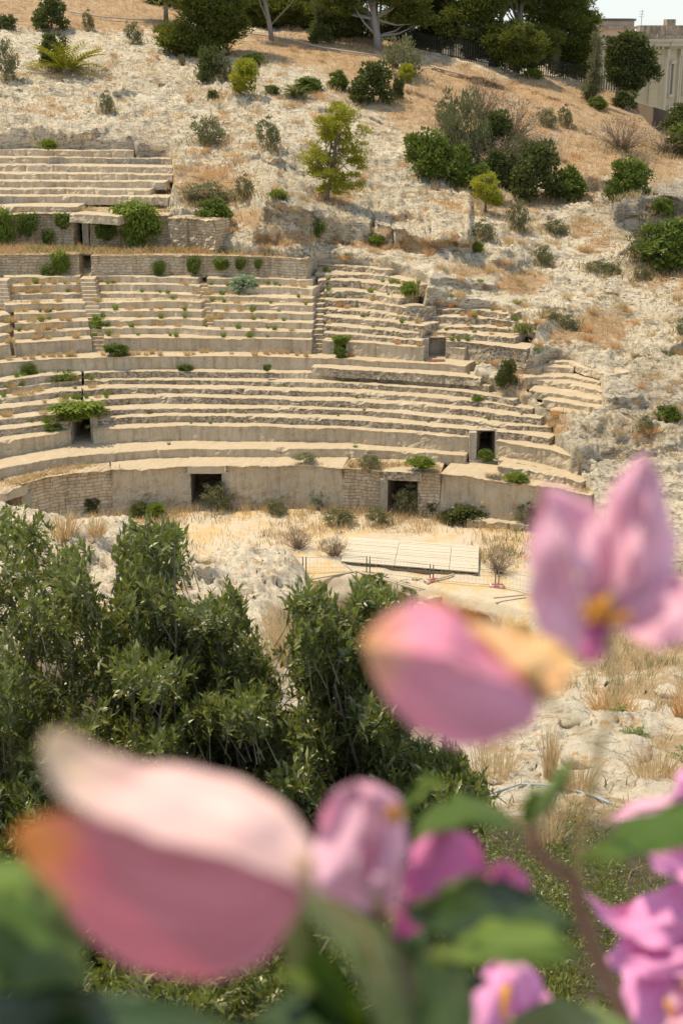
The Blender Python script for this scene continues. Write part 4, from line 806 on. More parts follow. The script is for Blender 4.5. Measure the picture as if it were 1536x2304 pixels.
# plain wall beyond the ridge, pipe on the slope
s = N('brown_render'); s.color(s.mix(s.noise(.8, 5), (.25,.19,.14), (.33,.27,.21))); s.bump(s.noise(6, 5), .4, .03)
A = at(1385,216,128); B = at(1560,268,116); mb = MB(); mb.add([A, B, B+[0,0,-6], A+[0,0,-6], A+[.1,.5,0], B+[.1,.5,0], B+[.1,.5,-6], A+[.1,.5,-6]], [(0,1,2,3),(5,4,7,6),(4,5,1,0),(1,5,6,2),(4,0,3,7),(3,2,6,7)])
o = put('boundary_wall', mb.mesh('boundary_wall'), s.m); tag(o, 'plain brown rendered wall sloping down before the classical building', 'wall')
s = N('grey_pipe', .6); s.color((.42,.37,.31)); M_PIPE = s.m
for tr_, lb in [([(478,78),(540,82),(605,86),(650,96),(720,112),(790,124),(860,132)], 'thin grey pipe lying across the dry grass below the pines'),([(160,30),(230,44),(300,50),(365,54)], 'thin pipe on the grassy slope at top left'),([(968,152),(1010,165),(1060,178),(1110,192)], 'short length of dark pipe on the orange grass')]:
    mb = MB(); mb.tube([hp(x, y)+[0,-.12,.18] for x, y in tr_], .07, 6); tag(put('pipe', mb.mesh('pipe', True), M_PIPE), lb, 'pipe')

# ------------------------------------------------------------------ classical building on the skyline
s = N('cream_stone'); x = s.n('ShaderNodeSeparateXYZ'); s.t.links.new(s.pos, x.inputs[0])
crs = s.mr(s.math('FRACT', s.math('MULTIPLY', x.outputs[2], 1.9)), .0, .1, 1, 0)
c = s.mix(s.mr(s.noise(.7, 6), .35, .65), (.52,.43,.285), (.45,.37,.245)); c = s.mix(s.math('MULTIPLY', crs, .35), c, (.30,.24,.17)); s.color(c); M_CREAM = s.m
s = N('weathered_render'); c = s.mix(s.mr(s.noise(.5, 6, .7), .4, .62), (.50,.37,.28), (.40,.32,.25)); s.color(c); M_PINK = s.m
s = N('stained_parapet'); c = s.mix(s.mr(s.noise(1.4, 7, .75, s.map(s.pos, (1,1,.5))), .42, .6), (.40,.33,.25), (.17,.145,.12)); s.color(c); M_PAR = s.m
s = N('window_dark', .3, .5); s.color((.07,.065,.06)); M_WIN = s.m
s = N('pale_trim'); s.color(s.mix(s.noise(2), (.56,.48,.35), (.46,.39,.28))); M_TRIM = s.m
BY = 165.; kb = BY/FPX/1.0
def bp(px, py, Y=BY): return at(px, py, Y)
t = thing('building', 'large cream classical building with a rounded roof storey on the skyline at right', 'building', (30,BY,8))
cx = bp(1492,150)[0]; x0 = bp(1295,150)[0]; zc = bp(1400,104)[2]; zb = zc-16; ztop = bp(1400,80)[2]
u = Vector((.42, .907, 0)); u.normalize()        # direction of the right hand facade
LEN = 42.
def face_box(mb, d0, d1, z0, z1, out, inn=.2):    # box on the right facade between distances along it
    nrm = Vector((u.y, -u.x, 0)); b0 = Vector((cx, BY, 0))
    V = []
    for z in (z0, z1):
        for d, o in ((d0,out),(d1,out),(d1,-inn),(d0,-inn)): p = b0+u*d+nrm*o; V.append((p.x, p.y, z))
    mb.add(V, [(0,3,2,1),(4,5,6,7),(0,1,5,4),(1,2,6,5),(2,3,7,6),(3,0,4,7)])
mb = MB(); e = Vector((cx,BY,0))+u*LEN; mb.add([(x0,BY,zb),(cx,BY,zb),(e.x,e.y,zb),(x0,e.y,zb),(x0,BY,zc),(cx,BY,zc),(e.x,e.y,zc),(x0,e.y,zc)], [(0,3,2,1),(4,5,6,7),(0,1,5,4),(1,2,6,5),(2,3,7,6),(3,0,4,7)])
put('wall', mb.mesh('wall'), M_CREAM, t)
mb = MB(); mb.box((x0-.5,BY-.8,zc),(cx+.3,BY,zc+.45)); mb.box((x0-.5,BY-1.0,zc+.45),(cx+.5,BY,zc+.75)); face_box(mb, -.4, LEN, zc, zc+.45, .8, 0); face_box(mb, -.5, LEN, zc+.45, zc+.75, 1.0, 0)
for i in range(int((cx-x0)/.42)): mb.box((x0+i*.42, BY-.55, zc-.28), (x0+i*.42+.2, BY-.003, zc-.003))
for i in range(60): face_box(mb, .3+i*.42, .5+i*.42, zc-.28, zc-.003, .55, -.003)
put('cornice', mb.mesh('cornice'), M_TRIM, t)
mb = MB(); mb.box((x0,BY+.1,zc+.75),(cx,BY+.6,ztop)); face_box(mb, .6, LEN, zc+.75, ztop, -.1, .6)
for d in (cx-9.2, cx-4.6, cx-.9): mb.box((d,BY-.05,zc+.75),(d+.9,BY+.7,ztop+.12))
put('parapet', mb.mesh('parapet'), M_PAR, t)
for d0 in (.1, 6.6, 7.6, 13.6, 14.6, 21, 22):
    mb = MB(); face_box(mb, d0, d0+.7, zb, zc-.3, .3, 0); face_box(mb, d0-.12, d0+.82, zc-1.1, zc-.3, .42, -.3); put('pilaster', mb.mesh('pilaster'), M_TRIM, t)
mb = MB(); mb.box((cx-1.5,BY-.25,zb),(cx-.5,BY,zc-.3)); mb.box((cx-4.2,BY-.18,zb),(cx-3.5,BY,zc-.3)); put('pilaster', mb.mesh('pilaster'), M_CREAM, t)
for d0 in (3.0, 10.2, 17.2, 24.5, 31):
    for z0, h in ((zc-5.0, 2.9), (zc-10.6, 3.6)):
        fr = MB(); face_box(fr, d0-.35, d0, z0-.2, z0+h+.2, .16, 0); face_box(fr, d0+1.5, d0+1.85, z0-.2, z0+h+.2, .16, 0); face_box(fr, d0-.5, d0+2.0, z0+h+.2, z0+h+.55, .35, 0); face_box(fr, d0-.5, d0+2., z0-.5, z0-.2, .3, 0)
        w_ = put('window', fr.mesh('window'), M_TRIM, t); pn = MB(); face_box(pn, d0+.002, d0+1.498, z0-.198, z0+h+.198, .03, .02); put('pane', pn.mesh('pane'), M_WIN, w_)
for xa in (cx-8.6, cx-6.2):
    fr = MB(); z0 = zc-11; fr.box((xa-.3,BY-.16,z0),(xa,BY,z0+4.4)); fr.box((xa+1.3,BY-.16,z0),(xa+1.6,BY,z0+4.4)); fr.box((xa-.4,BY-.2,z0+4.4),(xa+1.7,BY,z0+4.8)); w_ = put('window', fr.mesh('window'), M_TRIM, t)
    pn = MB(); pn.box((xa+.003,BY-.04,z0),(xa+1.297,BY,z0+4.397)); put('pane', pn.mesh('pane'), M_WIN, w_)
# rounded roof storey
dc = Vector((bp(1372,60,BY+9)[0], BY+13, 0)); rd = (bp(1440,60,BY+9)[0]-dc.x)*1.02; zr0 = zc+.7; zr1 = bp(1400,45,BY+5)[2]
def drum(r0, z0, z1, name, m, n=48):
    V = [(dc.x+r0*math.cos(a*2*math.pi/n), dc.y+r0*math.sin(a*2*math.pi/n), z) for z in (z0, z1) for a in range(n)]
    F = [(i, (i+1) % n, n+(i+1) % n, n+i) for i in range(n)]+[tuple(range(n, 2*n)), tuple(range(n))[::-1]]
    return put(name, mesh_py(name, V, F), m, t)
drum(rd, zr0, zr1-.9, 'roof_storey', M_PINK); drum(rd+.3, zr1-.9, zr1-.65, 'band', M_PAR); drum(rd-.1, zr1-.65, zr1-.05, 'upper_band', M_PINK); drum(rd+.12, zr1-.05, zr1+.22, 'roof_edge', M_WIN)
mb = MB(); q0 = bp(1442,57,BY+22); q1 = bp(1700,60,BY+22); mb.box((q0[0],BY+22,zc),(q1[0],BY+24,q0[2]-1.2)); put('rear_wall', mb.mesh('rear_wall'), M_PINK, t)
mb = MB(); mb.box((q0[0]-.2,BY+21.7,q0[2]-1.2),(q1[0],BY+24.2,q0[2])); d = bp(1508,50,BY+22); mb.box((d[0]-.6,BY+21.5,d[2]-1.4),(d[0]+.5,BY+23.5,d[2]+.35)); put('rear_parapet', mb.mesh('rear_parapet'), M_PAR, t)
for px, py, yy in ((1443,22,BY+20),(1337,20,BY+14)):
    p = bp(px, py, yy); mb = MB(); mb.tube([(p[0],yy,p[2]-2.6),(p[0]+.05,yy,p[2])], .03, 5)
    for h in (.2,.5,.8): mb.bar((p[0]-.35,yy,p[2]-h),(p[0]+.35,yy,p[2]-h),.03,.03)
    put('aerial', mb.mesh('aerial'), M_IRON, t)
for i, (a, b, yt, lb) in enumerate([(840,905,88,'pale low house glimpsed under the pines right of the forked trunk'),(905,1010,72,'long whitish house seen through the gap under the pines'),(1010,1110,84,'cream house half hidden behind the dark trunk')]):
    A = at(a, yt, 210+i*8); B = at(b, yt, 210+i*8); mb = MB(); mb.box((A[0],A[1],5),(B[0],A[1]+10,A[2])); t2 = thing('house', lb, 'house', (A[0],A[1],5)); put('wall', mb.mesh('wall'), M_TRIM, t2)
    mb = MB(); mb.box((A[0]-.4,A[1]-.4,A[2]),(B[0]+.4,A[1]+10.4,A[2]+.3)); put('roof', mb.mesh('roof'), M_PINK, t2)

# ------------------------------------------------------------------ cut rock faces, blocks
def cutrock(base, h, z_extra, depth, label, seed, name='rock_outcrop', rough=2., mat=None):
    pts = [hill_point(np.array(float(x)), np.array(float(y)), False) for x, y in base]; z0 = min(p[2] for p in pts)
    z1 = z0+h; tr = [(x, y-h*FPX/np.linalg.norm(p-[0,0,EYE])*.98-(p[2]-z0)*0) for (x, y), p in zip(base, pts)]
    tag(put(name, block(tr, z1, z0-z_extra, depth, rough, seed, .1), mat or M_CUT), label, 'rock')
t = thing('rock_steps', 'small flight of steps cut in the rock beside the quarried face', 'stairs', hp(858,555))
mb = MB(); 
for i in range(4):
    p = hp(860, 556); k = mpp(p); mb.box((p[0]-22*k, p[1]+i*.3, p[2]-.5), (p[0]+22*k, p[1]+2, p[2]+.12+.26*i))
put('steps', mb.mesh('steps'), M_CUT, t)

# ------------------------------------------------------------------ weeds on the seats
ROWS = [(k, sorted(v)) for k, v in TR.items() if k != 'base']
def seat_point(px, py, back=.6):
    best = None
    for k, v in ROWS:
        if v[0][0] <= px <= v[-1][0]:
            ly = float(np.interp(px, [q[0] for q in v], [q[1] for q in v])); d = abs(ly-4-py)
            if best is None or d < best[0]: best = (d, k, ly)
    d, k, ly = best; z = Z[k]; Y = float(y_at_z(ly, z)); P = at(px, ly, Y); P[1] += back; P[0] *= P[1]/Y; return P
SPL = [('hangb',265,362,462,542,'large bright green cascade of leaves over the upper left wall',458),('hang',213,263,498,538,'dark green plant hanging beside the big cascade',500),('hang',38,86,484,528,'dark green plant on the upper left wall near the edge',486),
 ('hang',124,166,482,512,'dark green plant hanging just left of the narrow doorway',484),('hangb',-14,36,478,552,'bright green plant at the left edge on the upper wall',480),('hang',97,126,520,550,'small dark plant low on the upper left wall',520),
 ('hangb',118,156,570,612,'green plant spilling over the low masonry wall at left',570),('hang',92,134,598,628,'green plant at the foot of the low masonry wall',570),
 ('hang',420,456,580,614,'round hanging plant on the low masonry wall, nearest the centre stairs',575),('hangb',480,513,582,606,'bright hanging plant on the masonry wall, second of the row',575),('hang',528,555,582,606,'small plant on the masonry wall, third of the row',575),('hang',572,590,584,604,'smallest plant on the masonry wall, right end of the row',575),('hang',342,372,590,618,'dark plant low on the masonry wall left of the centre',575)]
def wallplant(k, x0, x1, yt, yb, lb):
    key = 'UW' if yb > 560 else 'TW'; tr_ = TR['UW'] if key == 'UW' else TWt; cxx = (x0+x1)/2
    ly = float(np.interp(cxx, [q[0] for q in tr_], [q[1] for q in tr_])); Y = float(y_at_z(ly, Z[key]))-.12; P = at(cxx, yb, Y); kx = mpp(P)
    plant(k, P, (x1-x0)*kx*1.08, (yb-yt)*kx*1.15, lb, 'plant', None, random.uniform(-.4,.4))
for k, x0, x1, yt, yb, lb, _ in SPL: wallplant(k, x0, x1, yt, yb, lb)
WP = [('hangb',112,236,898,938,'M5','yellow green creeper hanging over the left passage'),('bright',86,140,940,970,'M6','green weed on the seats left of the passage'),('hang',44,82,818,845,'W','dark green plant on the gangway wall at left'),('bright',112,178,832,858,'M1','sprawling green weed under the gangway wall at left'),
 ('pale',520,578,616,658,'U1','white flowering plant on the upper seats'),('hang',590,612,818,834,'M1','tiny dark green plant under the gangway wall at centre'),('green0',400,435,820,836,'M1','low green weed at the foot of the gangway wall'),('bright',200,250,710,745,'U5','green weeds crowding the left stairs'),
 ('green0',236,290,772,800,'W','dark green weed at the foot of the left stairs'),('bright',1060,1088,888,905,'M3','green weed on the lower rows at right'),('hangb',745,782,752,775,'RB','bright leaves at the top of the square niche'),('green0',750,780,780,806,'W','weeds growing in the square niche'),
 ('bright',726,758,615,640,'R0','lime green weed at the top of the grey bank'),('olive0',655,720,1018,1040,'P','dry green weeds on the podium top'),('bright',915,975,1024,1052,'P','green leafy weed on the podium top above the right doorway'),('olive1',800,860,1018,1060,'P','brown green weeds on the podium top left of the right doorway'),
 ('bright',1135,1185,1060,1085,'P','weeds on the podium top at the right end'),('green0',1075,1110,1010,1040,'P','weeds growing in the tall doorway'),('olive0',1020,1060,800,822,'QB','dry weeds beside the detached seat block')]
for k, x0, x1, yt, yb, lv, lb in WP:
    cxx = (x0+x1)/2; v = TR[lv]; ly = float(np.interp(cxx, [q[0] for q in v], [q[1] for q in v]))
    P = at(cxx, yb, float(y_at_z(ly, Z[lv]))+(.3 if not k.startswith('hang') else -.15)); kx = mpp(P); plant(k, P, (x1-x0)*kx, (yb-yt)*kx, lb, 'plant')
def tufts(n, px0, px1, py0, py1, keys, s0, s1, label, group, back=(.1,.75)):
    for i in range(n):
        P = seat_point(random.uniform(px0, px1), random.uniform(py0, py1), random.uniform(*back)); w_ = random.uniform(s0, s1); k = random.choice(keys)
        single(k, P, w_, w_*random.uniform(.8, 1.2), label, 'grass tuft' if 'tuft' in k and k != 'gtuft' else 'weed', group)
tufts(45,14,180,630,770,['tuft','tuft','otuft2'],.3,.5,'small golden dry grass tuft on the upper left seat rows','golden tufts on the upper left seats')
tufts(45,215,690,630,755,['tuft','otuft2'],.22,.42,'small golden dry grass tuft on the middle upper seat rows','golden tufts on the middle upper seats')
tufts(35,10,690,780,800,['tuft'],.22,.42,'small golden tuft along the gangway behind the upper seats','golden tufts along the gangway')
tufts(25,0,240,850,960,['tuft','otuft2'],.25,.45,'small dry tuft on the lower left seat rows','dry tufts on the lower left seats')
tufts(30,730,1180,600,790,['tuft','otuft'],.25,.45,'small dry tuft on the grey eroded rows','dry tufts on the grey rows')
tufts(60,14,700,630,770,['gtuft'],.2,.42,'small green weed on the upper seat rows','green weeds on the upper seats')
tufts(26,0,250,840,960,['gtuft'],.2,.4,'small green weed on the lower left seat rows','green weeds on the lower left seats')
tufts(24,300,1180,840,990,['gtuft'],.12,.25,'tiny green weed in the cracks of the lower seat rows','green weeds on the lower seats')
tufts(35,730,1180,600,790,['gtuft'],.18,.4,'small green weed on the grey eroded rows','green weeds on the grey rows')

# ------------------------------------------------------------------ dry grass that nobody could count
def stuff_blades(name, P, h, w, mat, lean=.35, kind='stuff'):
    n = len(P); d = unit(np.array([0,0,1.])+rnd(n)*lean); V, F = blade_mesh(P, d, h*RNG.uniform(.5, 1.15, n), w)
    return tag(put(name, mesh_np(name, V, F), mat), kind='stuff')
n = 120000; px = RNG.uniform(-60, 1600, n); py = RNG.uniform(-10, 1000, n); g = grassmask(px, py)
low_ = np.zeros(n, bool)
for p_ in SEATPOLY: low_ |= inpoly(px, py, p_)
keep = (RNG.uniform(0, 1, n) < np.clip(g*1.25-.15, 0, 1)*(.35+.65*(fbm(np.stack([px/40, py/14, px*0], -1), 71, 3) > -.15)))&(py > crest(px)+3)&~low_
PP = hill_point(px[keep], py[keep]); col = fbm(PP*.25, 72, 3) > 0
stuff_blades('dry_grass', PP[col], .30, .035, LM['orange']); stuff_blades('dry_grass', PP[~col], .27, .035, LM['dry'])
# clumps scattered over bare rock: the larger ones are things
m = 0
cl = []
while len(cl) < 480:
    x, y = random.uniform(0, 1536), random.uniform(60, 1000)
    if y < crest(x)+10 or any(inpoly(np.array(x), np.array(y), p_) for p_ in SEATPOLY): continue
    cl.append((x, y))
cl.sort(key=lambda q: -q[1]); rest = cl[105:]; bl = []
for x, y in rest:
    P = hp(x, y); m_ = RNG.integers(25, 80); bl.append(P+RNG.normal(size=(m_, 3))*np.array([.22,.22,.02])*random.uniform(.6,1.6))
PB = np.vstack(bl); hB = np.full(len(PB), .34); sel = fbm(PB*.5, 79, 2) > 0
stuff_blades('dry_grass_clumps', PB[sel], .34, .035, LM['dry'], .6); stuff_blades('dry_grass_clumps', PB[~sel], .36, .035, LM['orange'], .6)
for x, y in cl[:105]:
    w_ = random.uniform(.35, .95)*(.8 if x > 500 else 1); k = random.choice(['otuft','tuft','otuft','otuft2','gtuft'] if random.random() < .5 else ['otuft','tuft'])
    single(k, hp(x, y)-[0,0,.03], w_, w_*random.uniform(.5,.8), 'dry grass tuft on the bare white rock slope' if k != 'gtuft' else 'small green weed on the bare white rock slope', 'grass tuft' if k != 'gtuft' else 'weed', 'dry tufts on the rock slope' if k != 'gtuft' else 'green weeds on the rock slope')
n = 60000; px = RNG.uniform(-20, 1560, n); py = RNG.uniform(60, 1050, n); f_ = fbm(np.stack([px/55, py/22, px*0], -1), 73, 4, .65)
low_ = np.zeros(n, bool)
for p_ in SEATPOLY: low_ |= inpoly(px, py, p_)
keep = (f_ > .12)&(py > crest(px)+4)&~low_; stuff_blades('sparse_dry_grass', hill_point(px[keep], py[keep]), .26, .035, LM['dry'], .6)
# on the masonry ledges and podium top
def ledge_grass(name, x0, x1, key, back0, back1, n, h, mat):
    v = TR[key] if key in TR else TWt; px = RNG.uniform(x0, x1, n); ly = np.interp(px, [q[0] for q in v], [q[1] for q in v]); Y = y_at_z(ly, Z[key]); P = at(px, ly, Y); o = RNG.uniform(back0, back1, n)
    P[:,0] *= (P[:,1]+o)/P[:,1]; P[:,1] += o; kp = fbm(P*np.array([.6,1.6,1]), 75+len(mat.name), 3) > RNG.uniform(-.2, .7, n); stuff_blades(name, P[kp], h*RNG.uniform(.35,1.1,kp.sum()), .03, mat, .7)
ledge_grass('ledge_grass', -60, 690, 'UW', .5, 2.4, 6000, .55, LM['orange']); ledge_grass('ledge_grass', 200, 690, 'UW', .6, 2.4, 9000, .5, LM['green']); ledge_grass('ledge_grass', -60, 690, 'UW', .2, 2.2, 7000, .5, LM['dry']); ledge_grass('ledge_grass', 60, 690, 'UW', .6, 2.4, 5000, .5, LM['bright'])
LIT = np.vstack(LIT); LIT = LIT[LIT[:,1] > crest(LIT[:,0])+3]; PL = hill_point(LIT[:,0], LIT[:,1]); sel = RNG.uniform(0, 1, len(PL)) > .35
stuff_blades('scrub_grass', PL[sel], .5, .035, LM['dry'], .55); stuff_blades('scrub_undergrowth', PL[~sel], .5, .05, LM['olive'], .6)
ledge_grass('ledge_grass', 30, 400, 'TW', .6, 2.0, 3500, .4, LM['dry']); ledge_grass('ledge_grass', 30, 400, 'TW', .6, 2.2, 2500, .35, LM['olive'])
ledge_grass('podium_grass', -60, 300, 'P', .2, 1.1, 3200, .3, LM['dry']); ledge_grass('podium_grass', 780, 990, 'P', .2, 1.2, 2400, .4, LM['dry'])
ledge_grass('podium_grass', 1090, 1320, 'P', .1, 1.6, 3000, .3, LM['dry']); ledge_grass('seat_grass', 10, 690, 'W', .8, 1.3, 1500, .18, LM['dry'])
for k in ('U0','U1','U2','U3'): ledge_grass('seat_grass', 10, 690, k, .3, .75, 900, .22, LM['dry']); ledge_grass('seat_grass', 10, 690, k, .5, .75, 350, .22, LM['bright'])

# ------------------------------------------------------------------ arena: grass, boardwalk, fence, debris
def arena_mask(px, py):
    g = np.zeros(np.shape(px))
    for cx, cy, rx, ry, w_ in [(700,1150,620,17,1.),(330,1165,190,20,1),(850,1172,190,22,1),(640,1205,55,32,.9),(745,1235,34,22,.9),(1125,1235,70,45,.9),(1120,1180,110,22,1),(520,1215,200,28,.3),(560,1240,100,20,.4),(960,1195,90,10,.7),(720,1190,60,22,.7),(430,1240,60,18,.4)]:
        g = np.maximum(g, w_*np.exp(-(((px-cx)/rx)**2+((py-cy)/ry)**2)**1.5))
    return g
def base_line(px): return np.interp(px, [-260,0,208,400,600,768,1000,1220,1330], [1260,1205,1166,1152,1146,1150,1162,1174,1190])
n = 40000; px = RNG.uniform(100, 1330, n); py = RNG.uniform(1146, 1290, n); g = arena_mask(px, py)
kp = (RNG.uniform(0,1,n) < np.clip(g*1.2-.1, 0, 1)*(.25+.75*(fbm(np.stack([px/26, py/9, px*0], -1), 81, 3) > -.1)))&(py > base_line(px)-1)
PA = at(px[kp], py[kp], y_at_z(py[kp], 0)); cm_ = fbm(PA*.5, 82, 3); hh = .28+.30*np.exp(-((py[kp]-base_line(px[kp]))/14)**2)
for sel, m_, nm in ((cm_ > .05, 'dry', 'tall_dry_grass'), ((cm_ <= .05)&(cm_ > -.5), 'dry', 'tall_dry_grass'), (cm_ <= -.5, 'olive', 'green_grass')):
    stuff_blades(nm, PA[sel], hh[sel], .028, LM[m_], .35)
def on_floor(key, x0, x1, yt, yb, label, cat='plant', group=None):
    P = at((x0+x1)/2, yb, float(y_at_z(yb, 0))); k = mpp(P); return plant(key, P-[0,0,.05], (x1-x0)*k, (yb-yt)*k*1.05, label, cat, group)
for a in [('pale',692,762,1085,1140,'pale green broad leaved plant against the podium wall at centre'),('green0',785,825,1108,1140,'green weed against the podium wall left of the right doorway'),('dark0',995,1110,1132,1172,'low dark creeping bush at the foot of the podium wall at right'),
          ('green1',1098,1136,1108,1152,'green plant on the podium wall foot, right of the dark creeper'),('green0',964,992,1084,1110,'small green plant on the masonry right of the right doorway'),('dark1',950,985,1120,1160,'dark weed at the foot of the right doorway jamb'),
          ('dark0',186,224,1118,1158,'dark green bush at the foot of the podium masonry at left'),('bright',328,372,1124,1162,'bright green weed at the podium foot left of the left doorway'),('olive0',455,530,1086,1150,'tall dry green weeds in front of the left doorway'),
          ('olive1',880,950,1092,1160,'tall weeds filling the right doorway'),('dark1',290,335,1130,1162,'low dark weed at the podium foot at left'),('olive0',590,650,1122,1158,'olive weeds at the podium foot at centre'),('olive1',720,800,1140,1180,'dry olive weeds in the arena grass at centre'),
          ('olive0',820,880,1140,1178,'straggly weeds in front of the right doorway'),('olive1',1150,1215,1130,1190,'weeds at the right end of the podium wall'),('dead',728,776,1200,1256,'dry brown weed left of the boardwalk'),('dead',1090,1150,1225,1290,'dry brown weed right of the boardwalk'),('dead',640,700,1180,1235,'dry weed in the middle of the arena floor')]: on_floor(*a)
tl = tag(put('kerb_stone', block([(1050,1168),(1110,1172),(1190,1180)], .35, -.3, .5, 1.3, 300), M_SEAT), 'long pale kerb stone on the arena floor before the dark creeper', 'stone')

s = N('weathered_planks', .85); oi = s.n('ShaderNodeObjectInfo').outputs['Random']; g_ = s.noise(3, 6, .7, s.map(s.pos, (.5,9,1)))
c = s.mix(s.mr(g_, .35, .65), (.56,.49,.375), (.46,.40,.30)); c = s.mix(s.mr(oi, 0, 1, 0, .45), c, (.60,.53,.41)); s.color(c); s.bump(g_, .5, .01); M_PLANK = s.m
t = thing('boardwalk', 'pale grey timber platform lying on the arena floor', 'platform', at(920,1250,float(y_at_z(1250,0))))
zt_ = .22; q = [at(x, y, float(y_at_z(y, zt_))) for x, y in ((786,1208),(1077,1229),(1075,1287),(767,1262))]; q = [Vector(a) for a in q]
for j in range(3):
    f0, f1 = ((0,.39),(.393,.79),(.793,1))[j]; nP = 17
    for i in range(nP):
        a0, a1 = i/nP+.006, (i+1)/nP-.006
        a0 -= .0035; a1 += .0035; A = q[0].lerp(q[3], a0); B = q[1].lerp(q[2], a0); C_ = q[1].lerp(q[2], a1); D_ = q[0].lerp(q[3], a1); zz = random.uniform(-.006, .006); e0 = random.uniform(-.004,.004)*(j == 0)
        top = [A.lerp(B, f0+e0), A.lerp(B, f1), D_.lerp(C_, f1), D_.lerp(C_, f0+e0)]; mb = MB()
        V = [v+Vector((0,0,zz)) for v in top]+[v+Vector((0,0,zz-.04)) for v in top]
        mb.add(V, [(0,3,2,1),(4,5,6,7),(0,1,5,4),(1,2,6,5),(2,3,7,6),(3,0,4,7)]); put('plank', mb.mesh('plank'), M_PLANK, t)
mb = MB()
for f in np.linspace(.02, .98, 9): a = q[0].lerp(q[1], f)-Vector((0,0,.12)); b2 = q[3].lerp(q[2], f)-Vector((0,0,.12)); mb.bar(a, b2, .08, .12)
for f in (.02,.98): mb.bar(q[0].lerp(q[3], f)-Vector((0,0,.2)), q[1].lerp(q[2], f)-Vector((0,0,.2)), .08, .14)
put('joists', mb.mesh('joists'), M_BARK, t)

s = N('galvanised_steel', .5); s.color((.38,.37,.33)); s.b.inputs['Metallic'].default_value = .3; M_GALV = s.m
s = N('dark_post', .6); s.color((.13,.13,.10)); M_POST = s.m
s = N('red_plastic', .6); s.color(s.mix(s.noise(5), (.50,.17,.13), (.60,.36,.29))); M_RED = s.m
s = N('white_plastic', .6); s.color((.66,.62,.56)); M_WHITE = s.m
FP = [(395,1254,1285),(541,1252,1284),(685,1257,1292),(828,1252,1291),(970,1270,1310),(1117,1274,1322),(1262,1290,1350)]
def fpt(px, py, z=0): return Vector(at(px, py, float(y_at_z(py, z))))
FB = [fpt(x, yb) for x, yt, yb in FP]
for i in range(len(FP)-1):
    a, b2 = FB[i].copy(), FB[i+1].copy(); d = (b2-a).normalized(); a += d*.07; b2 -= d*.07; h = .80
    t = thing('wire_barrier', ['wire fence panel at the left end of the arena, mostly hidden by the near rock','wire fence panel behind the near white rock','wire fence panel left of the boardwalk','wire fence panel in front of the left half of the boardwalk','wire fence panel in front of the right half of the boardwalk','wire fence panel at the right end, running behind the pink flower'][i], 'barrier', a, 'temporary fence panels along the pit edge')
    for e in (a, b2): mb = MB(); mb.tube([e-Vector((0,0,.1)), e+Vector((0,0,h))], .026, 6); put('post', mb.mesh('post', True), M_POST, t)
    mb = MB(); mb.tube([a+Vector((0,0,h-.03)), b2+Vector((0,0,h-.03))], .012, 5); mb.tube([a+Vector((0,0,.1)), b2+Vector((0,0,.1))], .010, 5); put('rail', mb.mesh('rail', True), M_GALV, t)
    mb = MB(); nw = int((b2-a).length/.16)
    for k in range(1, nw): p = a.lerp(b2, k/nw); mb.bar(p+Vector((0,0,.1)), p+Vector((0,0,h-.03)), .005, .005)
    for zz in (.3,.5): mb.bar(a+Vector((0,0,zz)), b2+Vector((0,0,zz)), .006, .006)
    put('mesh_wires', mb.mesh('mesh_wires'), M_GALV, t)
for i, lb in ((4,'red and white fence foot tilted on the pit edge, under the boardwalk'),(5,'red and white fence foot further right on the pit edge')):
    p = FB[i]; t = thing('barrier_weight', lb, 'barrier weight', p, 'red and white fence feet'); mb = MB(); a_ = .5 if i == 4 else -.05; d = Vector((math.cos(a_), math.sin(a_)+.0, .0))
    t.rotation_euler = (0, 0, a_); 
    mb.box((-.30,-.13,-.02),(.30,.13,.13)); mb.box((-.24,-.08,.13),(.24,.08,.19)); put('body', mb.mesh('body'), M_RED, t, True)
    mb = MB(); mb.box((-.30,-.135,.03),(-.14,.135,.135)); mb.box((.1,-.135,.03),(.24,.135,.135)); put('stripes', mb.mesh('stripes'), M_WHITE, t, True)
s = N('grey_debris_wood', .9); s.color(s.mix(s.noise(5), (.50,.43,.33), (.34,.29,.22))); M_DEB = s.m
for i, (x0,y0,x1,y1,lb) in enumerate([(742,1243,800,1290,'grey pole lying from the dry weed to the pit edge'),(690,1305,805,1285,'long thin pole lying flat left of the pit'),(800,1285,945,1328,'long plank sloping toward the pit, upper of the pair'),(835,1293,955,1326,'long plank sloping toward the pit, lower of the pair'),(985,1302,1020,1292,'short plank beside the fence foot'),(1110,1345,1180,1338,'short broken board near the pit at right'),(812,1300,850,1306,'flat board on the pit edge')]):
    a, b2 = fpt(x0,y0,.12), fpt(x1,y1,.1); mb = MB(); mb.bar(a, b2, .09 if i > 1 else .05, .05); tag(put('plank', mb.mesh('plank'), M_DEB), lb, 'plank')

# rocks on and below the pit edge
def rock(P, r, seed, sq=(1,1,.65)):
    V = []; F = []; nu, nv_ = 30, 18; u = np.linspace(0, 2*np.pi, nu, endpoint=False); v = np.linspace(0, np.pi, nv_); U, Vv = np.meshgrid(u, v)
    D = np.stack([np.cos(U)*np.sin(Vv), np.sin(U)*np.sin(Vv), np.cos(Vv)], -1); k = 1+.28*fbm(D*1.3+seed, 7, 3)+.08*ridged(D*3+seed, 9, 3); X = D*k[..., None]*r*np.array(sq)
    idx = np.arange(nu*nv_).reshape(nv_, nu); F = np.stack([idx[:-1], np.roll(idx[:-1], -1, 1), np.roll(idx[1:], -1, 1), idx[1:]], -1)[:, :, ::-1].reshape(-1, 4)
    return mesh_np('rock', X.reshape(-1, 3), F, True)
RK = [rock((0,0,0), 1, 3.3+i*2.7) for i in range(5)]; RK2 = [m_.copy() for m_ in RK]
_q = random.Random(11)
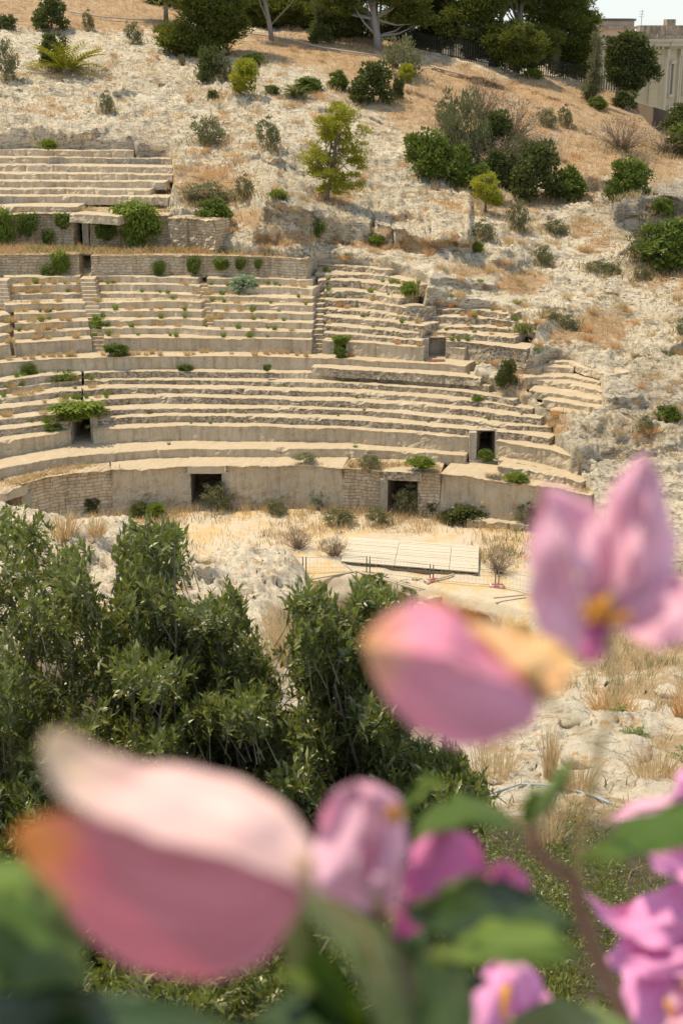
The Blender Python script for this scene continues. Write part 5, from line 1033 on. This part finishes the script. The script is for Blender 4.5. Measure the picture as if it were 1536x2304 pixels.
for i in range(34):
    px_ = _q.uniform(930, 1240); py_ = 1338+(px_-930)*.16+_q.uniform(0, 75); r = _q.uniform(7, 20)
    P = at(px_, py_, float(y_at_z(py_, -.6-(py_-1338-(px_-930)*.16)*.02))-.5); k = mpp(P); o = put('rock', RK[i % 5] if i % 2 else RK2[i % 5], M_NEAR if i % 2 else M_CUT); o.location = P; o.scale = (r*k*1.2, r*k, r*k*.85); o.rotation_euler = (_q.uniform(-.4,.4),0,i*1.3)
    tag(o, 'rough stone heaped on the rubble bank of the pit below the boardwalk', 'rock', 'rubble stones by the pit')
t_ = tag(plant('dark0', fpt(835,1345,-.8), 1.3, 1.1, 'green bush growing in the mouth of the pit behind the near shrub', 'bush'))
plant('green0', fpt(940,1345,-.8), 1.4, .8, 'green bush beside the dark hole of the pit', 'bush'); plant('olive0', fpt(1130,1390,-1), .9, .8, 'olive weed on the rubble bank of the pit', 'weed')

# ------------------------------------------------------------------ near slope: stones, dry plants, hose
def np_(px, py): return near_point(np.array(float(px)), np.array(float(py)))
for i, (x0, x1, yb, sq, lb) in enumerate([(1180,1300,1655,.7,'large white boulder below the middle flower'),(1270,1440,1735,.6,'broad white boulder beside the brown stem'),(1460,1515,1585,.8,'rounded boulder in the dry grass at right'),(1410,1470,1600,.6,'low boulder left of the rounded one'),(1090,1170,1760,.5,'flat white rock at the edge of the near shrub')]):
    P = np_((x0+x1)/2, yb); k = mpp(P); o = put('boulder', RK[i], M_NEAR); r = (x1-x0)*k*.5; o.location = P+np.array([0,0,r*.15]); o.scale = (r, r, r*sq); o.rotation_euler = (0,0,i*2.1); tag(o, lb, 'boulder')
for i, (x0,x1,yt,yb,k_,lb) in enumerate([(125,185,1165,1235,'tuft','dry straw tuft on the white rock at far left'),(215,260,1205,1250,'tuft','second straw tuft on the white rock at left'),(610,670,1370,1500,'otuft2','tall orange grass between the two near shrubs'),(1070,1140,1650,1760,'otuft2','brown dry tuft at the right edge of the near shrub'),
     (1215,1250,1610,1760,'tuft','thin dry stalks standing on the white boulder'),(1265,1320,1690,1790,'otuft2','dry stalks left of the brown stem'),(1425,1500,1680,1760,'otuft2','round dry tuft on the boulder at right'),(1200,1260,1830,1920,'tuft','straw tuft below the blue hose'),(1240,1300,1800,1870,'otuft2','dry tuft right of the blue hose end'),
     (1330,1420,1540,1610,'otuft','orange grass tuft right of the middle flower'),(1500,1560,1560,1640,'otuft','dry tuft at the right edge')]):
    P = np_((x0+x1)/2, yb); k = mpp(P); plant(k_, P-[0,0,.05], (x1-x0)*k*1.1, (yb-yt)*k*1.15, lb, 'grass tuft')
for i, (x0,x1,yt,yb,lb) in enumerate([(1265,1310,1550,1610,'ferny green seedling right of the middle flower'),(1360,1410,1580,1625,'ferny seedling beside the rounded boulder'),(1370,1440,1620,1690,'ferny green plant behind the brown stem'),(1480,1560,1650,1740,'ferny plant at the right edge over the boulder')]):
    P = np_((x0+x1)/2, yb); k = mpp(P); palm(P, (x1-x0)*k*.7, 9, lb, .8, .7)
s = N('blue_hose', .6, .2); s.color((.30,.37,.42)); mb = MB(); mb.tube([np_(x, y)+np.array([0,-.02,.03]) for x, y in [(1085,1800),(1120,1788),(1165,1778),(1215,1780),(1270,1788),(1330,1806),(1370,1822)]], .014, 8)
tag(put('hose', mb.mesh('hose', True), s.m), 'pale blue grey hose lying on the near rock', 'hose')
n = 90000; px = RNG.uniform(560, 1600, n); py = RNG.uniform(1400, 2100, n); g = near_grass(px, py); ys_ = np.interp(px, [c[0] for c in SIL], [c[1] for c in SIL])
kp = (RNG.uniform(0,1,n) < np.clip(g*1.1-.1, 0, 1)*(fbm(np.stack([px/30, py/12, px*0], -1), 83, 3) > -.2)*np.where(py < 1620, 1, np.where(py < 1840, .12, .02)))&(py > ys_+2)
PN = near_point(px[kp], py[kp]); hN = np.clip(.012*PN[:,1], .12, .5); dg = fbm(PN*.6, 84, 3)
for sel, m_ in ((dg > -.35, 'dry'), (dg <= -.35, 'olive')): stuff_blades('dry_grass', PN[sel], hN[sel], .016, LM[m_], .4)

# ------------------------------------------------------------------ near shrubs with narrow glossy leaves
M_TWIG = bark('twig_bark', (.20,.15,.10), (.30,.24,.17))
s = N('glossy_leaves', .36, .6); oi = s.n('ShaderNodeNewGeometry').outputs['Random Per Island']
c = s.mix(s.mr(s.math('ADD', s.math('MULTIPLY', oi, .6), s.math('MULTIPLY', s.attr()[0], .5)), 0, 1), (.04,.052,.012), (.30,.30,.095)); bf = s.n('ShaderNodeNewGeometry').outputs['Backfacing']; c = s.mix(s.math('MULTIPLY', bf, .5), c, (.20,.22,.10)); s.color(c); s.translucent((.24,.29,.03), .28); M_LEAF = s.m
def shrub(label, poly, Yf, thick, nshoot, L=.060, W=.0185, base=None, sl=.17, nl=14, up=.75, twig=40):
    nshoot = int(nshoot*2.1)
    poly = list(poly); xs = [p[0] for p in poly]; yy = [p[1] for p in poly]; got = []
    while len(got) < nshoot:
        x = RNG.uniform(min(xs), max(xs), 4000); y = RNG.uniform(min(yy), max(yy), 4000); k = inpoly(x, y, poly); got += list(zip(x[k], y[k]))
    g = np.array(got[:nshoot]); x, y = g[:,0]+RNG.normal(size=nshoot)*9, g[:,1]+RNG.normal(size=nshoot)*11+8
    kp_ = fbm(np.stack([x/46, y/60, x*0], -1), 86, 2) > RNG.uniform(-1.3, .1, nshoot); x, y = x[kp_], y[kp_]; nshoot = len(x)
    # a lumpy outer skin with thinner growth behind it
    Y = Yf(x, y)+.55*fbm(np.stack([x/95, y/80, x*0], -1), 85, 3)*thick+thick*RNG.uniform(0, 1, nshoot)**1.7
    C = at(x, y, Y); ax_ = unit(np.array([0,-.25,up])+rnd(nshoot)*.55); m = nshoot*nl; i = np.repeat(np.arange(nshoot), nl); f = np.tile(np.linspace(.05, 1, nl), nshoot)
    Pp = C[i]+ax_[i]*(f-.8)[:, None]*sl; side = unit(rnd(m)-0); side = unit(side-ax_[i]*(side*ax_[i]).sum(1)[:, None])
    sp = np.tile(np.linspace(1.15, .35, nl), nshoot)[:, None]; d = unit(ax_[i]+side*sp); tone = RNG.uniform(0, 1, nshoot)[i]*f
    V, F = leaves(Pp, d, ax_[i]+rnd(m)*.2, L*RNG.uniform(.6, 1.15, m), W*RNG.uniform(.8, 1.2, m), .22)
    b0 = np.array(base if base is not None else C[np.argmax(y)]); t = thing('shrub', label, 'shrub', b0)
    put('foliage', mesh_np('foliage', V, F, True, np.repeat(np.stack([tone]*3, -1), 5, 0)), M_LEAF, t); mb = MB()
    for k in RNG.choice(nshoot, min(twig, nshoot), replace=False):
        c_ = Vector(C[k]); e = Vector(b0).lerp(c_, .35)+Vector([random.uniform(-.12,.12) for _ in range(3)]); e2 = Vector(b0).lerp(c_, .7)+Vector([random.uniform(-.08,.08) for _ in range(3)])+Vector((0,.05,0)); mb.tube([Vector(b0), e, e2, c_], [.012,.008,.005,.002], 5)
    for k in range(0, nshoot if twig > 9 else 0, 5): mb.tube([C[k]-ax_[k]*sl*1.5, C[k]+ax_[k]*sl*.15], [.003,.0015], 3)
    put('branches', mb.mesh('branches'), M_TWIG, t); return t
yf = lambda a, b: (lambda x, y: np.interp(y, [1150, 1900], [a, b]))
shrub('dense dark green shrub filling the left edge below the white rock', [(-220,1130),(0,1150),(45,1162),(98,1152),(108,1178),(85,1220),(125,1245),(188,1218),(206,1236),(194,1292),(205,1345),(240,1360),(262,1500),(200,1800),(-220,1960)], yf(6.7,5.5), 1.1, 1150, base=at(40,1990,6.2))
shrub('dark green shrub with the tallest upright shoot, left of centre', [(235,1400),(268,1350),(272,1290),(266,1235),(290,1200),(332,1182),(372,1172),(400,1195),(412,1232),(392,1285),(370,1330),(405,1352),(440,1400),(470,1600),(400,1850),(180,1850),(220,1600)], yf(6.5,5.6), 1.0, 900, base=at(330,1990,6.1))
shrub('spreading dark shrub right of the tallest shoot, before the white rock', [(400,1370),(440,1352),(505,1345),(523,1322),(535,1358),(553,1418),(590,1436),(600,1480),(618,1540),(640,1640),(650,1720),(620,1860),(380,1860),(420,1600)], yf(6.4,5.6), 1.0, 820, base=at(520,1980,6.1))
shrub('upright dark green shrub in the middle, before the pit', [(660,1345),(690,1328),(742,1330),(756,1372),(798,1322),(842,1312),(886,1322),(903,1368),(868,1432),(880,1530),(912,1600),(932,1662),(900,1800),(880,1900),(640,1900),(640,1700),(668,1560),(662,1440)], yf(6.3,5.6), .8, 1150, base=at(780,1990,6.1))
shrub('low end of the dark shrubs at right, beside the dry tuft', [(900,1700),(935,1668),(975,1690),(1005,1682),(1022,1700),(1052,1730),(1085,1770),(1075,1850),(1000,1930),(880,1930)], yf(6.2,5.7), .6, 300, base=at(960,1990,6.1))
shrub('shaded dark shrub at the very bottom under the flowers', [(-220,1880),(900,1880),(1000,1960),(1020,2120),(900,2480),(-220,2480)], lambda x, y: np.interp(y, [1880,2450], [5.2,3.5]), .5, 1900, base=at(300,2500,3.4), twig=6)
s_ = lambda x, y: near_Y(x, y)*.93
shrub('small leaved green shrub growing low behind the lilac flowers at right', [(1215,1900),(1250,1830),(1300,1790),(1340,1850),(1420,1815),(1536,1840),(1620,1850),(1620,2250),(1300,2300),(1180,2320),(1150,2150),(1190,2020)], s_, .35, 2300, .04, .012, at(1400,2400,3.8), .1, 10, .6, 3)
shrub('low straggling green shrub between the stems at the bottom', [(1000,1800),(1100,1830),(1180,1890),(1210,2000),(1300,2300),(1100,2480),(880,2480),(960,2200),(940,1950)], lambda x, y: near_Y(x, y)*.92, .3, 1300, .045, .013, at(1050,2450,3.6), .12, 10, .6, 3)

# ------------------------------------------------------------------ bougainvillea in the foreground
def petalmat(name, body, tip, tr=.45, t0=.10, t1=.34, trc=None):
    s = N(name, .65, .25); a = s.attr(); u = a[0]; v = a[1]
    n_ = s.noise(90, 3, .6); f = s.mr(s.math('ADD', u, s.mr(n_, .3, .7, -.05, .05)), t0, t1)
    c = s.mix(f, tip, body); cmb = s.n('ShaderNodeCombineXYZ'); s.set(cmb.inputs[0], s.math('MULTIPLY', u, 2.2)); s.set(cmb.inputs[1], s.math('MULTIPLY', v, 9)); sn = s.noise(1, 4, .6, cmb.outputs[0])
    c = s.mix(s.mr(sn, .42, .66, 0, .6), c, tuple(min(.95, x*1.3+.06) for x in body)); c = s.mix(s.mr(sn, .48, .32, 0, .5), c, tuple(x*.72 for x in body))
    s.bump(s.math('ADD', sn, s.noise(300, 3)), .5, .002)
    vein = s.mr(s.math('ABSOLUTE', s.math('SUBTRACT', v, .5)), .0, .035, .35, 0); c = s.mix(vein, c, tuple(x*.8 for x in body)); s.color(c)
    s.translucent(s.mix(f, tip, trc or body), tr); return s.m
PM = dict(pale=petalmat('pale_bract', (.92,.62,.58), (.88,.68,.42), .35), rose=petalmat('rose_bract', (.70,.27,.31), (.86,.42,.04), .36, .12, .3, trc=(.78,.22,.27)),
 pink=petalmat('pink_bract', (.95,.60,.71), (.88,.48,.62), .5), rosy=petalmat('orange_tipped_bract', (.86,.36,.49), (.90,.56,.18), .45, .08, .28), cream=petalmat('cream_bract', (.92,.62,.34), (.92,.66,.24), .5),
 amber=petalmat('amber_bract', (.85,.45,.07), (.88,.5,.09), .5), magenta=petalmat('magenta_bract', (.72,.24,.48), (.78,.3,.52), .5), lilac=petalmat('lilac_bract', (.88,.42,.68), (.90,.46,.70), .45),
 leaf=petalmat('bougainvillea_leaf', (.075,.14,.012), (.13,.19,.018), .45, trc=(.38,.48,.015)), lleaf=petalmat('young_leaf', (.16,.24,.04), (.22,.28,.05), .4, trc=(.26,.34,.03)), gleaf=petalmat('grey_green_leaf', (.17,.235,.065), (.20,.26,.065), .32, trc=(.34,.42,.05)), dleaf=petalmat('dark_leaf', (.025,.06,.008), (.04,.075,.01), .3, trc=(.10,.20,.01)))
for k in ('leaf','gleaf','dleaf'): PM[k].node_tree.nodes['Principled BSDF'].inputs['Roughness'].default_value = .38; PM[k].node_tree.nodes['Principled BSDF'].inputs['Specular IOR Level'].default_value = .3
def smooth_edge(E, n):
    E = np.array(E, float); t = np.r_[0, np.cumsum(np.linalg.norm(np.diff(E[:, :2], axis=0), axis=1)+1e-6)]; t /= t[-1]
    q = np.linspace(0, 1, n); out = np.stack([np.interp(q, t, E[:, j]) for j in range(E.shape[1])], -1)
    for _ in range(3): out[1:-1] = (out[:-2]+2*out[1:-1]+out[2:])/4
    return out
def petal(A, B, ya, yb, bulge, mat, parent, name='bract', rip=.012, na=34, nb=16, seed=0):
    # two edges (tip to base) and how far away each lies; the sheet between them is cupped and gently rippled
    a = smooth_edge(A, na); b = smooth_edge(B, na); u = np.linspace(0, 1, na)[:, None]; v = np.linspace(0, 1, nb)[None]
    ya = np.interp(u[:,0], np.linspace(0,1,len(ya)), ya) if hasattr(ya, '__len__') else np.full(na, ya)
    yb = np.interp(u[:,0], np.linspace(0,1,len(yb)), yb) if hasattr(yb, '__len__') else np.full(na, yb)
    X = a[:, None, 0]*(1-v)+b[:, None, 0]*v; Yp = a[:, None, 1]*(1-v)+b[:, None, 1]*v; D = ya[:, None]*(1-v)+yb[:, None]*v
    D = D-bulge*np.sin(np.pi*v)*np.sin(np.pi*np.clip(u*.9+.05, 0, 1))
    D = D+rip*ya.mean()*.8*np.sin(X/38+Yp/90+seed)*np.sin(np.pi*v)*np.sin(Yp/60+seed*2)
    edge = np.abs(2*v-1)**3*np.sin(np.pi*np.clip(u, .03, .97)); ph = seed*1.7
    X = X+edge*(3.5*np.sin(u*23+ph)+2.5*np.sin(u*41+2*ph)); Yp = Yp+edge*(3.5*np.sin(u*19+2+ph)+2.5*np.sin(u*37+ph)); D = D+edge*ya.mean()*.010*np.sin(u*17+ph*3)+ya.mean()*.0035*np.sin(v*22+3*np.sin(u*5+ph))*np.sin(np.pi*v)
    V = at(X, Yp, D); n3 = np.cross(np.gradient(V, axis=0), np.gradient(V, axis=1)); n3 = unit(n3)*.00018
    V2 = np.concatenate([(V+n3).reshape(-1, 3), (V-n3).reshape(-1, 3)]); idx = np.arange(na*nb).reshape(na, nb); q = np.stack([idx[:-1,:-1], idx[1:,:-1], idx[1:,1:], idx[:-1,1:]], -1).reshape(-1, 4)
    o = na*nb; rim = [(idx[i,j], idx[i2,j2], idx[i2,j2]+o, idx[i,j]+o) for i,j,i2,j2 in [(i,0,i+1,0) for i in range(na-1)]+[(i+1,nb-1,i,nb-1) for i in range(na-1)]]
    att_ = np.stack([np.repeat(u, nb, 1), np.repeat(v, na, 0), 0*X], -1).reshape(-1, 3); me = mesh_np(name, V2, np.concatenate([q, (q+o)[:, ::-1], np.array(rim)]), True, np.concatenate([att_, att_]))
    return put(name, me, PM[mat] if isinstance(mat, str) else mat, parent)
s = N('reddish_stem', .7); s.color(s.mix(s.noise(60), (.30,.15,.09), (.20,.10,.06))); M_STEM = s.m
s = N('yellow_stem', .7); s.color((.42,.30,.12)); M_YSTEM = s.m
plantB = thing('bougainvillea', 'blurred bougainvillea with pink bracts and green leaves close to the camera', 'flowering plant', at(900,2600,.6))
def stem(pts, r, mat, parent=None, name='stem'):
    mb = MB(); mb.tube([at(x, y, d) for x, y, d in pts], r, 8); return put(name, mb.mesh(name, True), mat, parent or plantB)
def flower(x, y, d, label=None, r=.0016):
    mb = MB(); mb.tube([at(x, y, d+.004), at(x+3, y-25, d-.0), at(x, y-60, d-.004)], [r, r*.8, r*.9], 7); o = put('flower', mb.mesh('flower', True), M_YSTEM, plantB)
    if label: o['label'] = label
    return o
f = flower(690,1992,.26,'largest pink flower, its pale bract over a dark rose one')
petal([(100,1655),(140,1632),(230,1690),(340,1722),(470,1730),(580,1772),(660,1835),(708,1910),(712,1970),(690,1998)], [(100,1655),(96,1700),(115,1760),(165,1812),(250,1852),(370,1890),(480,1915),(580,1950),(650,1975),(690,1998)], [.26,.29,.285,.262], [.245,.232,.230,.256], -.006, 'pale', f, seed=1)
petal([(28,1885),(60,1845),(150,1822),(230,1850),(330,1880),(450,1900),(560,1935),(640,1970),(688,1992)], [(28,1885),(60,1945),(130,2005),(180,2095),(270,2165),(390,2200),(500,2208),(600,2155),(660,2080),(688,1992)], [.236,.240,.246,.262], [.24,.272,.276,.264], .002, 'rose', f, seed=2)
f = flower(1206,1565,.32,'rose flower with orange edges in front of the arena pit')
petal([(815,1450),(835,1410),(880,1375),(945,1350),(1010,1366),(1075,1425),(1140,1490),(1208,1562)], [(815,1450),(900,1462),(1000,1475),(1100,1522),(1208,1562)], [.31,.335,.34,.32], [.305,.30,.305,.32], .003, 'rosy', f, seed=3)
PM['rosy_low'] = petalmat('orange_tipped_bract_thick', (.86,.36,.49), (.90,.56,.18), .24, .08, .28)  # same colours, less light let through: a shaded copy that darkens the fold
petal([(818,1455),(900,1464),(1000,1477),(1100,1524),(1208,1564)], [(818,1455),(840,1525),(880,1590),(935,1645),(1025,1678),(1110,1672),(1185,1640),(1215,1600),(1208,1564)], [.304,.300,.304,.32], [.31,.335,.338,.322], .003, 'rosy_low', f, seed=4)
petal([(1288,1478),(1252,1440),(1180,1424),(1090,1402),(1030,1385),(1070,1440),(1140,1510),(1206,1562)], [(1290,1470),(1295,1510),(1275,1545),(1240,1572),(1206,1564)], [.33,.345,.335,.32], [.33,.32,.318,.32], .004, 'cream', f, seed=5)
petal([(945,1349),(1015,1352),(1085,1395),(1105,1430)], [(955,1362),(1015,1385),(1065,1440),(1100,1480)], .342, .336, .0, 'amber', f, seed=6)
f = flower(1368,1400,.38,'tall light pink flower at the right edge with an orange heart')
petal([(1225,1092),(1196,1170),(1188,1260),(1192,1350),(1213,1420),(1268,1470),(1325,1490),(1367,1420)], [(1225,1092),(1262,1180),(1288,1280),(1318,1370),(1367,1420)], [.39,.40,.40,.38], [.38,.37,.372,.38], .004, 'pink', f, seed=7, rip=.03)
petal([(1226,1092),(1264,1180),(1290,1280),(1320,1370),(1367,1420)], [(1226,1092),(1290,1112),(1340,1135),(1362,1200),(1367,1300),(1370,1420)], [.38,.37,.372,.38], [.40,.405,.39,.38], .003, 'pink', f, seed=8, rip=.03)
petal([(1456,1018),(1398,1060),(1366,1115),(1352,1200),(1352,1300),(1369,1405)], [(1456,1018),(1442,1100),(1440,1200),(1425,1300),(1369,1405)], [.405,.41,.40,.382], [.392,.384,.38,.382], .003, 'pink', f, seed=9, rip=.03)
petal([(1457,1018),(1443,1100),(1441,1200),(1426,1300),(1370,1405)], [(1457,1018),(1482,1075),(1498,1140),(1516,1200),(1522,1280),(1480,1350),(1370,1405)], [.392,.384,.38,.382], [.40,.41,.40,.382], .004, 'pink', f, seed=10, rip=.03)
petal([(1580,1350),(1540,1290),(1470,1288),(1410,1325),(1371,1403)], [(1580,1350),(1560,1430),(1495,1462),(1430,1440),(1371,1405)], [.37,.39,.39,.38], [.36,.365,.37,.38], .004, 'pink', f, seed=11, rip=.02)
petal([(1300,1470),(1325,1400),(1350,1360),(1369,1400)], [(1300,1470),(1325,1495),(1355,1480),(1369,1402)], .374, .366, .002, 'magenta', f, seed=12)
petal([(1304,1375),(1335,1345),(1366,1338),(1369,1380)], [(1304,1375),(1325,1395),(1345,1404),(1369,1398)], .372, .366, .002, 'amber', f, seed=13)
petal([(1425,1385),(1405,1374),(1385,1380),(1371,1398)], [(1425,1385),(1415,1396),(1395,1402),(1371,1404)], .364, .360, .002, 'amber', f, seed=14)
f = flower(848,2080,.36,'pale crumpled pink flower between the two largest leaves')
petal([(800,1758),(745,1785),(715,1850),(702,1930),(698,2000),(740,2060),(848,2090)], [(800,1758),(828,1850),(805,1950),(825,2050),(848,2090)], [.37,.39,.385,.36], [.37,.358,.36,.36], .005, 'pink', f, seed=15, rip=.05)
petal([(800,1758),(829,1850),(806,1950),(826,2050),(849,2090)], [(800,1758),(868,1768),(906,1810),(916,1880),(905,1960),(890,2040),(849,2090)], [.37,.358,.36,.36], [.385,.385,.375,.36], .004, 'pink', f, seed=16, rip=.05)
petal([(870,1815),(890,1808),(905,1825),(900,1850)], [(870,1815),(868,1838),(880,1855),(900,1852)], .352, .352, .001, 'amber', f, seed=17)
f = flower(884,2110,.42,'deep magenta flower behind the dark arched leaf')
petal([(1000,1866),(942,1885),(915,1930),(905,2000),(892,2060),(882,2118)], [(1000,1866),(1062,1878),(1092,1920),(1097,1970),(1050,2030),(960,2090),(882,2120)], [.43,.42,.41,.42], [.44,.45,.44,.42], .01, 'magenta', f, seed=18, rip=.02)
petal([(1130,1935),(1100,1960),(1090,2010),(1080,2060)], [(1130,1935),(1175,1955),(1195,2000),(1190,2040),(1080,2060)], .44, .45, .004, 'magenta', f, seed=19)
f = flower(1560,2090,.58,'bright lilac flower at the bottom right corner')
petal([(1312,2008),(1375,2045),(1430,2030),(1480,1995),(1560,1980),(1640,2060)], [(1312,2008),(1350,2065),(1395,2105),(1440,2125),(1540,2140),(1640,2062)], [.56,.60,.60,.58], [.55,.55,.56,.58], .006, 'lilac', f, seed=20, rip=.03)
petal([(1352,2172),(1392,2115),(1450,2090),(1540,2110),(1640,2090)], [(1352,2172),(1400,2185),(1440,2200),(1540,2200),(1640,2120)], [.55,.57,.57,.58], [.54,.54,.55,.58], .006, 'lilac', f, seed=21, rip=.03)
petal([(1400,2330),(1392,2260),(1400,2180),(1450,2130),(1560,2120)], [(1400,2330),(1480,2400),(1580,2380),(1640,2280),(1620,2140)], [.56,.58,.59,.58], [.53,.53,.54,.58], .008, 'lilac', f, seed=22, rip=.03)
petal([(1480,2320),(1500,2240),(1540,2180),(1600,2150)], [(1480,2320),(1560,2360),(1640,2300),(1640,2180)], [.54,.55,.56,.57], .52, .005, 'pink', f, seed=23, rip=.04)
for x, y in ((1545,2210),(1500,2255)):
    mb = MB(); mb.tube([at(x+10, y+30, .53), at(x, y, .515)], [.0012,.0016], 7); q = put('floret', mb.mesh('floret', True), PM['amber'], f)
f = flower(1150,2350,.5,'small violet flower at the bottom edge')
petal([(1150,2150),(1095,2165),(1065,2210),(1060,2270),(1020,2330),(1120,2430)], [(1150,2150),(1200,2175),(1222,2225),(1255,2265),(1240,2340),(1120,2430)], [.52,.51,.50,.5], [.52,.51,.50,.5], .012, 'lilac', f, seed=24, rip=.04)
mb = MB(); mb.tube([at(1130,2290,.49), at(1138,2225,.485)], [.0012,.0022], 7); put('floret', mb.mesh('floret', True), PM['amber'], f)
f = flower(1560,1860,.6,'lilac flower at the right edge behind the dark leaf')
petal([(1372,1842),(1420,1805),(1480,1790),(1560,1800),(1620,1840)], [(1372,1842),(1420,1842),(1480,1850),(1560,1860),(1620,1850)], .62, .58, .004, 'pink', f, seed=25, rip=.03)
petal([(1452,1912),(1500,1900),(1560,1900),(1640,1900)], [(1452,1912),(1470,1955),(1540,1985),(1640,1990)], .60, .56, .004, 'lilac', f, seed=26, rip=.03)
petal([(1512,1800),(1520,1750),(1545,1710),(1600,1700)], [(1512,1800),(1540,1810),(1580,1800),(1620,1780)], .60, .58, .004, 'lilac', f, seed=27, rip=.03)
LEAF = [('leaf',[(925,1895),(945,1835),(1000,1795),(1060,1790),(1120,1812),(1180,1875)],[(925,1895),(990,1868),(1060,1850),(1120,1862),(1180,1878)],[.40,.44,.44,.41],[.39,.39,.39,.41],.004),
 ('lleaf',[(905,1885),(905,1810),(935,1755),(985,1742),(1005,1765)],[(905,1885),(925,1820),(950,1785),(985,1772),(1005,1768)],.47,.46,.0),
 ('leaf',[(1290,1945),(1370,1875),(1440,1832),(1540,1800),(1680,1790)],[(1290,1945),(1400,1935),(1500,1912),(1580,1905),(1680,1900)],[.42,.45,.46,.46],[.42,.41,.42,.46],.004),
 ('dleaf',[(900,2045),(960,2035),(1020,1988),(1120,1978),(1200,2008),(1300,2090)],[(900,2045),(955,2100),(1050,2122),(1150,2130),(1300,2092)],[.36,.40,.41,.37],[.35,.35,.36,.37],.004),
 ('lleaf',[(905,2040),(960,2022),(1010,1985),(1060,1965),(1100,1970)],[(905,2040),(960,2040),(1015,2010),(1070,1992),(1100,1978)],.345,.345,.0),
 ('lleaf',[(960,2150),(1050,2080),(1140,2065),(1230,2085),(1310,2150)],[(960,2150),(1040,2165),(1140,2170),(1230,2170),(1310,2152)],[.34,.37,.37,.36],[.33,.33,.34,.36],.003),
 ('gleaf',[(665,1998),(760,2020),(860,2080),(925,2150),(955,2250),(970,2420)],[(665,1998),(705,2080),(780,2160),(830,2250),(850,2330),(880,2420)],[.30,.36,.37,.36],[.29,.28,.29,.33],.004),
 ('leaf',[(665,2002),(690,2090),(760,2170),(810,2260),(840,2420)],[(665,2002),(640,2100),(640,2200),(690,2300),(740,2420)],[.30,.30,.31,.33],[.32,.34,.35,.36],.004),
 ('gleaf',[(950,2120),(985,2150),(1040,2160),(1070,2250),(1050,2420)],[(950,2120),(935,2200),(930,2290),(960,2360),(960,2420)],.36,.34,.004),
 ('gleaf',[(1080,2400),(1140,2290),(1240,2245),(1350,2262),(1440,2330),(1480,2420)],[(1080,2400),(1200,2400),(1300,2410),(1400,2415),(1480,2422)],[.38,.42,.42,.4],[.36,.35,.35,.38],.004),
 ('lleaf',[(-120,1930),(-20,1925),(60,1945),(110,1990)],[(-120,1990),(-20,2010),(60,2010),(110,1992)],.33,.30,.003),
 ('gleaf',[(60,1975),(110,1985),(160,2040),(190,2110)],[(60,1975),(80,2050),(120,2110),(190,2150)],.29,.28,.002),
 ('leaf',[(-120,2010),(20,1990),(90,2040),(170,2130),(210,2200)],[(-120,2200),(20,2230),(100,2220),(160,2215),(210,2202)],[.34,.35,.35,.33],.30,.004),
 ('dleaf',[(-150,2260),(100,2215),(260,2230),(420,2260),(600,2330)],[(-150,2450),(100,2450),(260,2450),(420,2440),(600,2340)],.33,.28,.004),
 ('dleaf',[(560,2300),(640,2240),(760,2230),(840,2280),(900,2400)],[(560,2300),(600,2420),(700,2450),(800,2450),(900,2410)],.33,.30,.004),
 ('lleaf',[(600,2190),(670,2180),(730,2200),(790,2260),(815,2330)],[(600,2190),(660,2215),(715,2240),(760,2290),(815,2335)],.325,.318,.001),
 ('dleaf',[(860,2100),(900,2060),(960,2100),(1020,2180),(1100,2200)],[(860,2100),(880,2200),(940,2260),(1020,2260),(1100,2210)],.44,.42,.004),
 ('leaf',[(1170,1850),(1175,1800),(1195,1770),(1225,1790)],[(1170,1850),(1200,1850),(1220,1830),(1225,1790)],.48,.47,.002),
 ('gleaf',[(1285,1705),(1250,1735),(1215,1780),(1198,1850)],[(1285,1705),(1280,1760),(1250,1810),(1198,1852)],.47,.46,.003)]
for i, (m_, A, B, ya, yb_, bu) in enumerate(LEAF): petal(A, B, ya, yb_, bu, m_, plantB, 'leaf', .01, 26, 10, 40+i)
stem([(1195,1855,.47),(1200,1900,.47),(1235,1945,.47),(1290,1975,.47),(1302,2040,.465),(1330,2120,.46),(1365,2200,.455),(1420,2330,.45),(1450,2480,.45)], [.0016,.002,.0026,.003,.0028,.0028,.003,.0032,.0034], M_STEM)
stem([(1369,1402,.38),(1378,1480,.385),(1382,1560,.395),(1350,1680,.41),(1335,1760,.43),(1305,1880,.455),(1295,1975,.47)], [.0012,.0010,.0009,.0011,.0013,.0014,.0016], M_YSTEM)
stem([(1208,1564,.32),(1260,1600,.33),(1320,1650,.36),(1345,1690,.40)], [.0009,.0007,.0007,.0008], M_YSTEM)
stem([(690,1996,.26),(740,2030,.275),(820,2100,.30),(850,2200,.31),(860,2330,.33),(900,2500,.36)], [.0010,.0010,.0012,.0014,.0016,.002], M_YSTEM)
stem([(850,2090,.36),(870,2160,.37),(880,2300,.38),(900,2500,.4)], [.001,.0011,.0014,.002], M_STEM)
stem([(1560,1860,.6),(1600,2000,.59),(1560,2090,.58),(1500,2300,.56),(1450,2480,.5)], .0016, M_STEM)
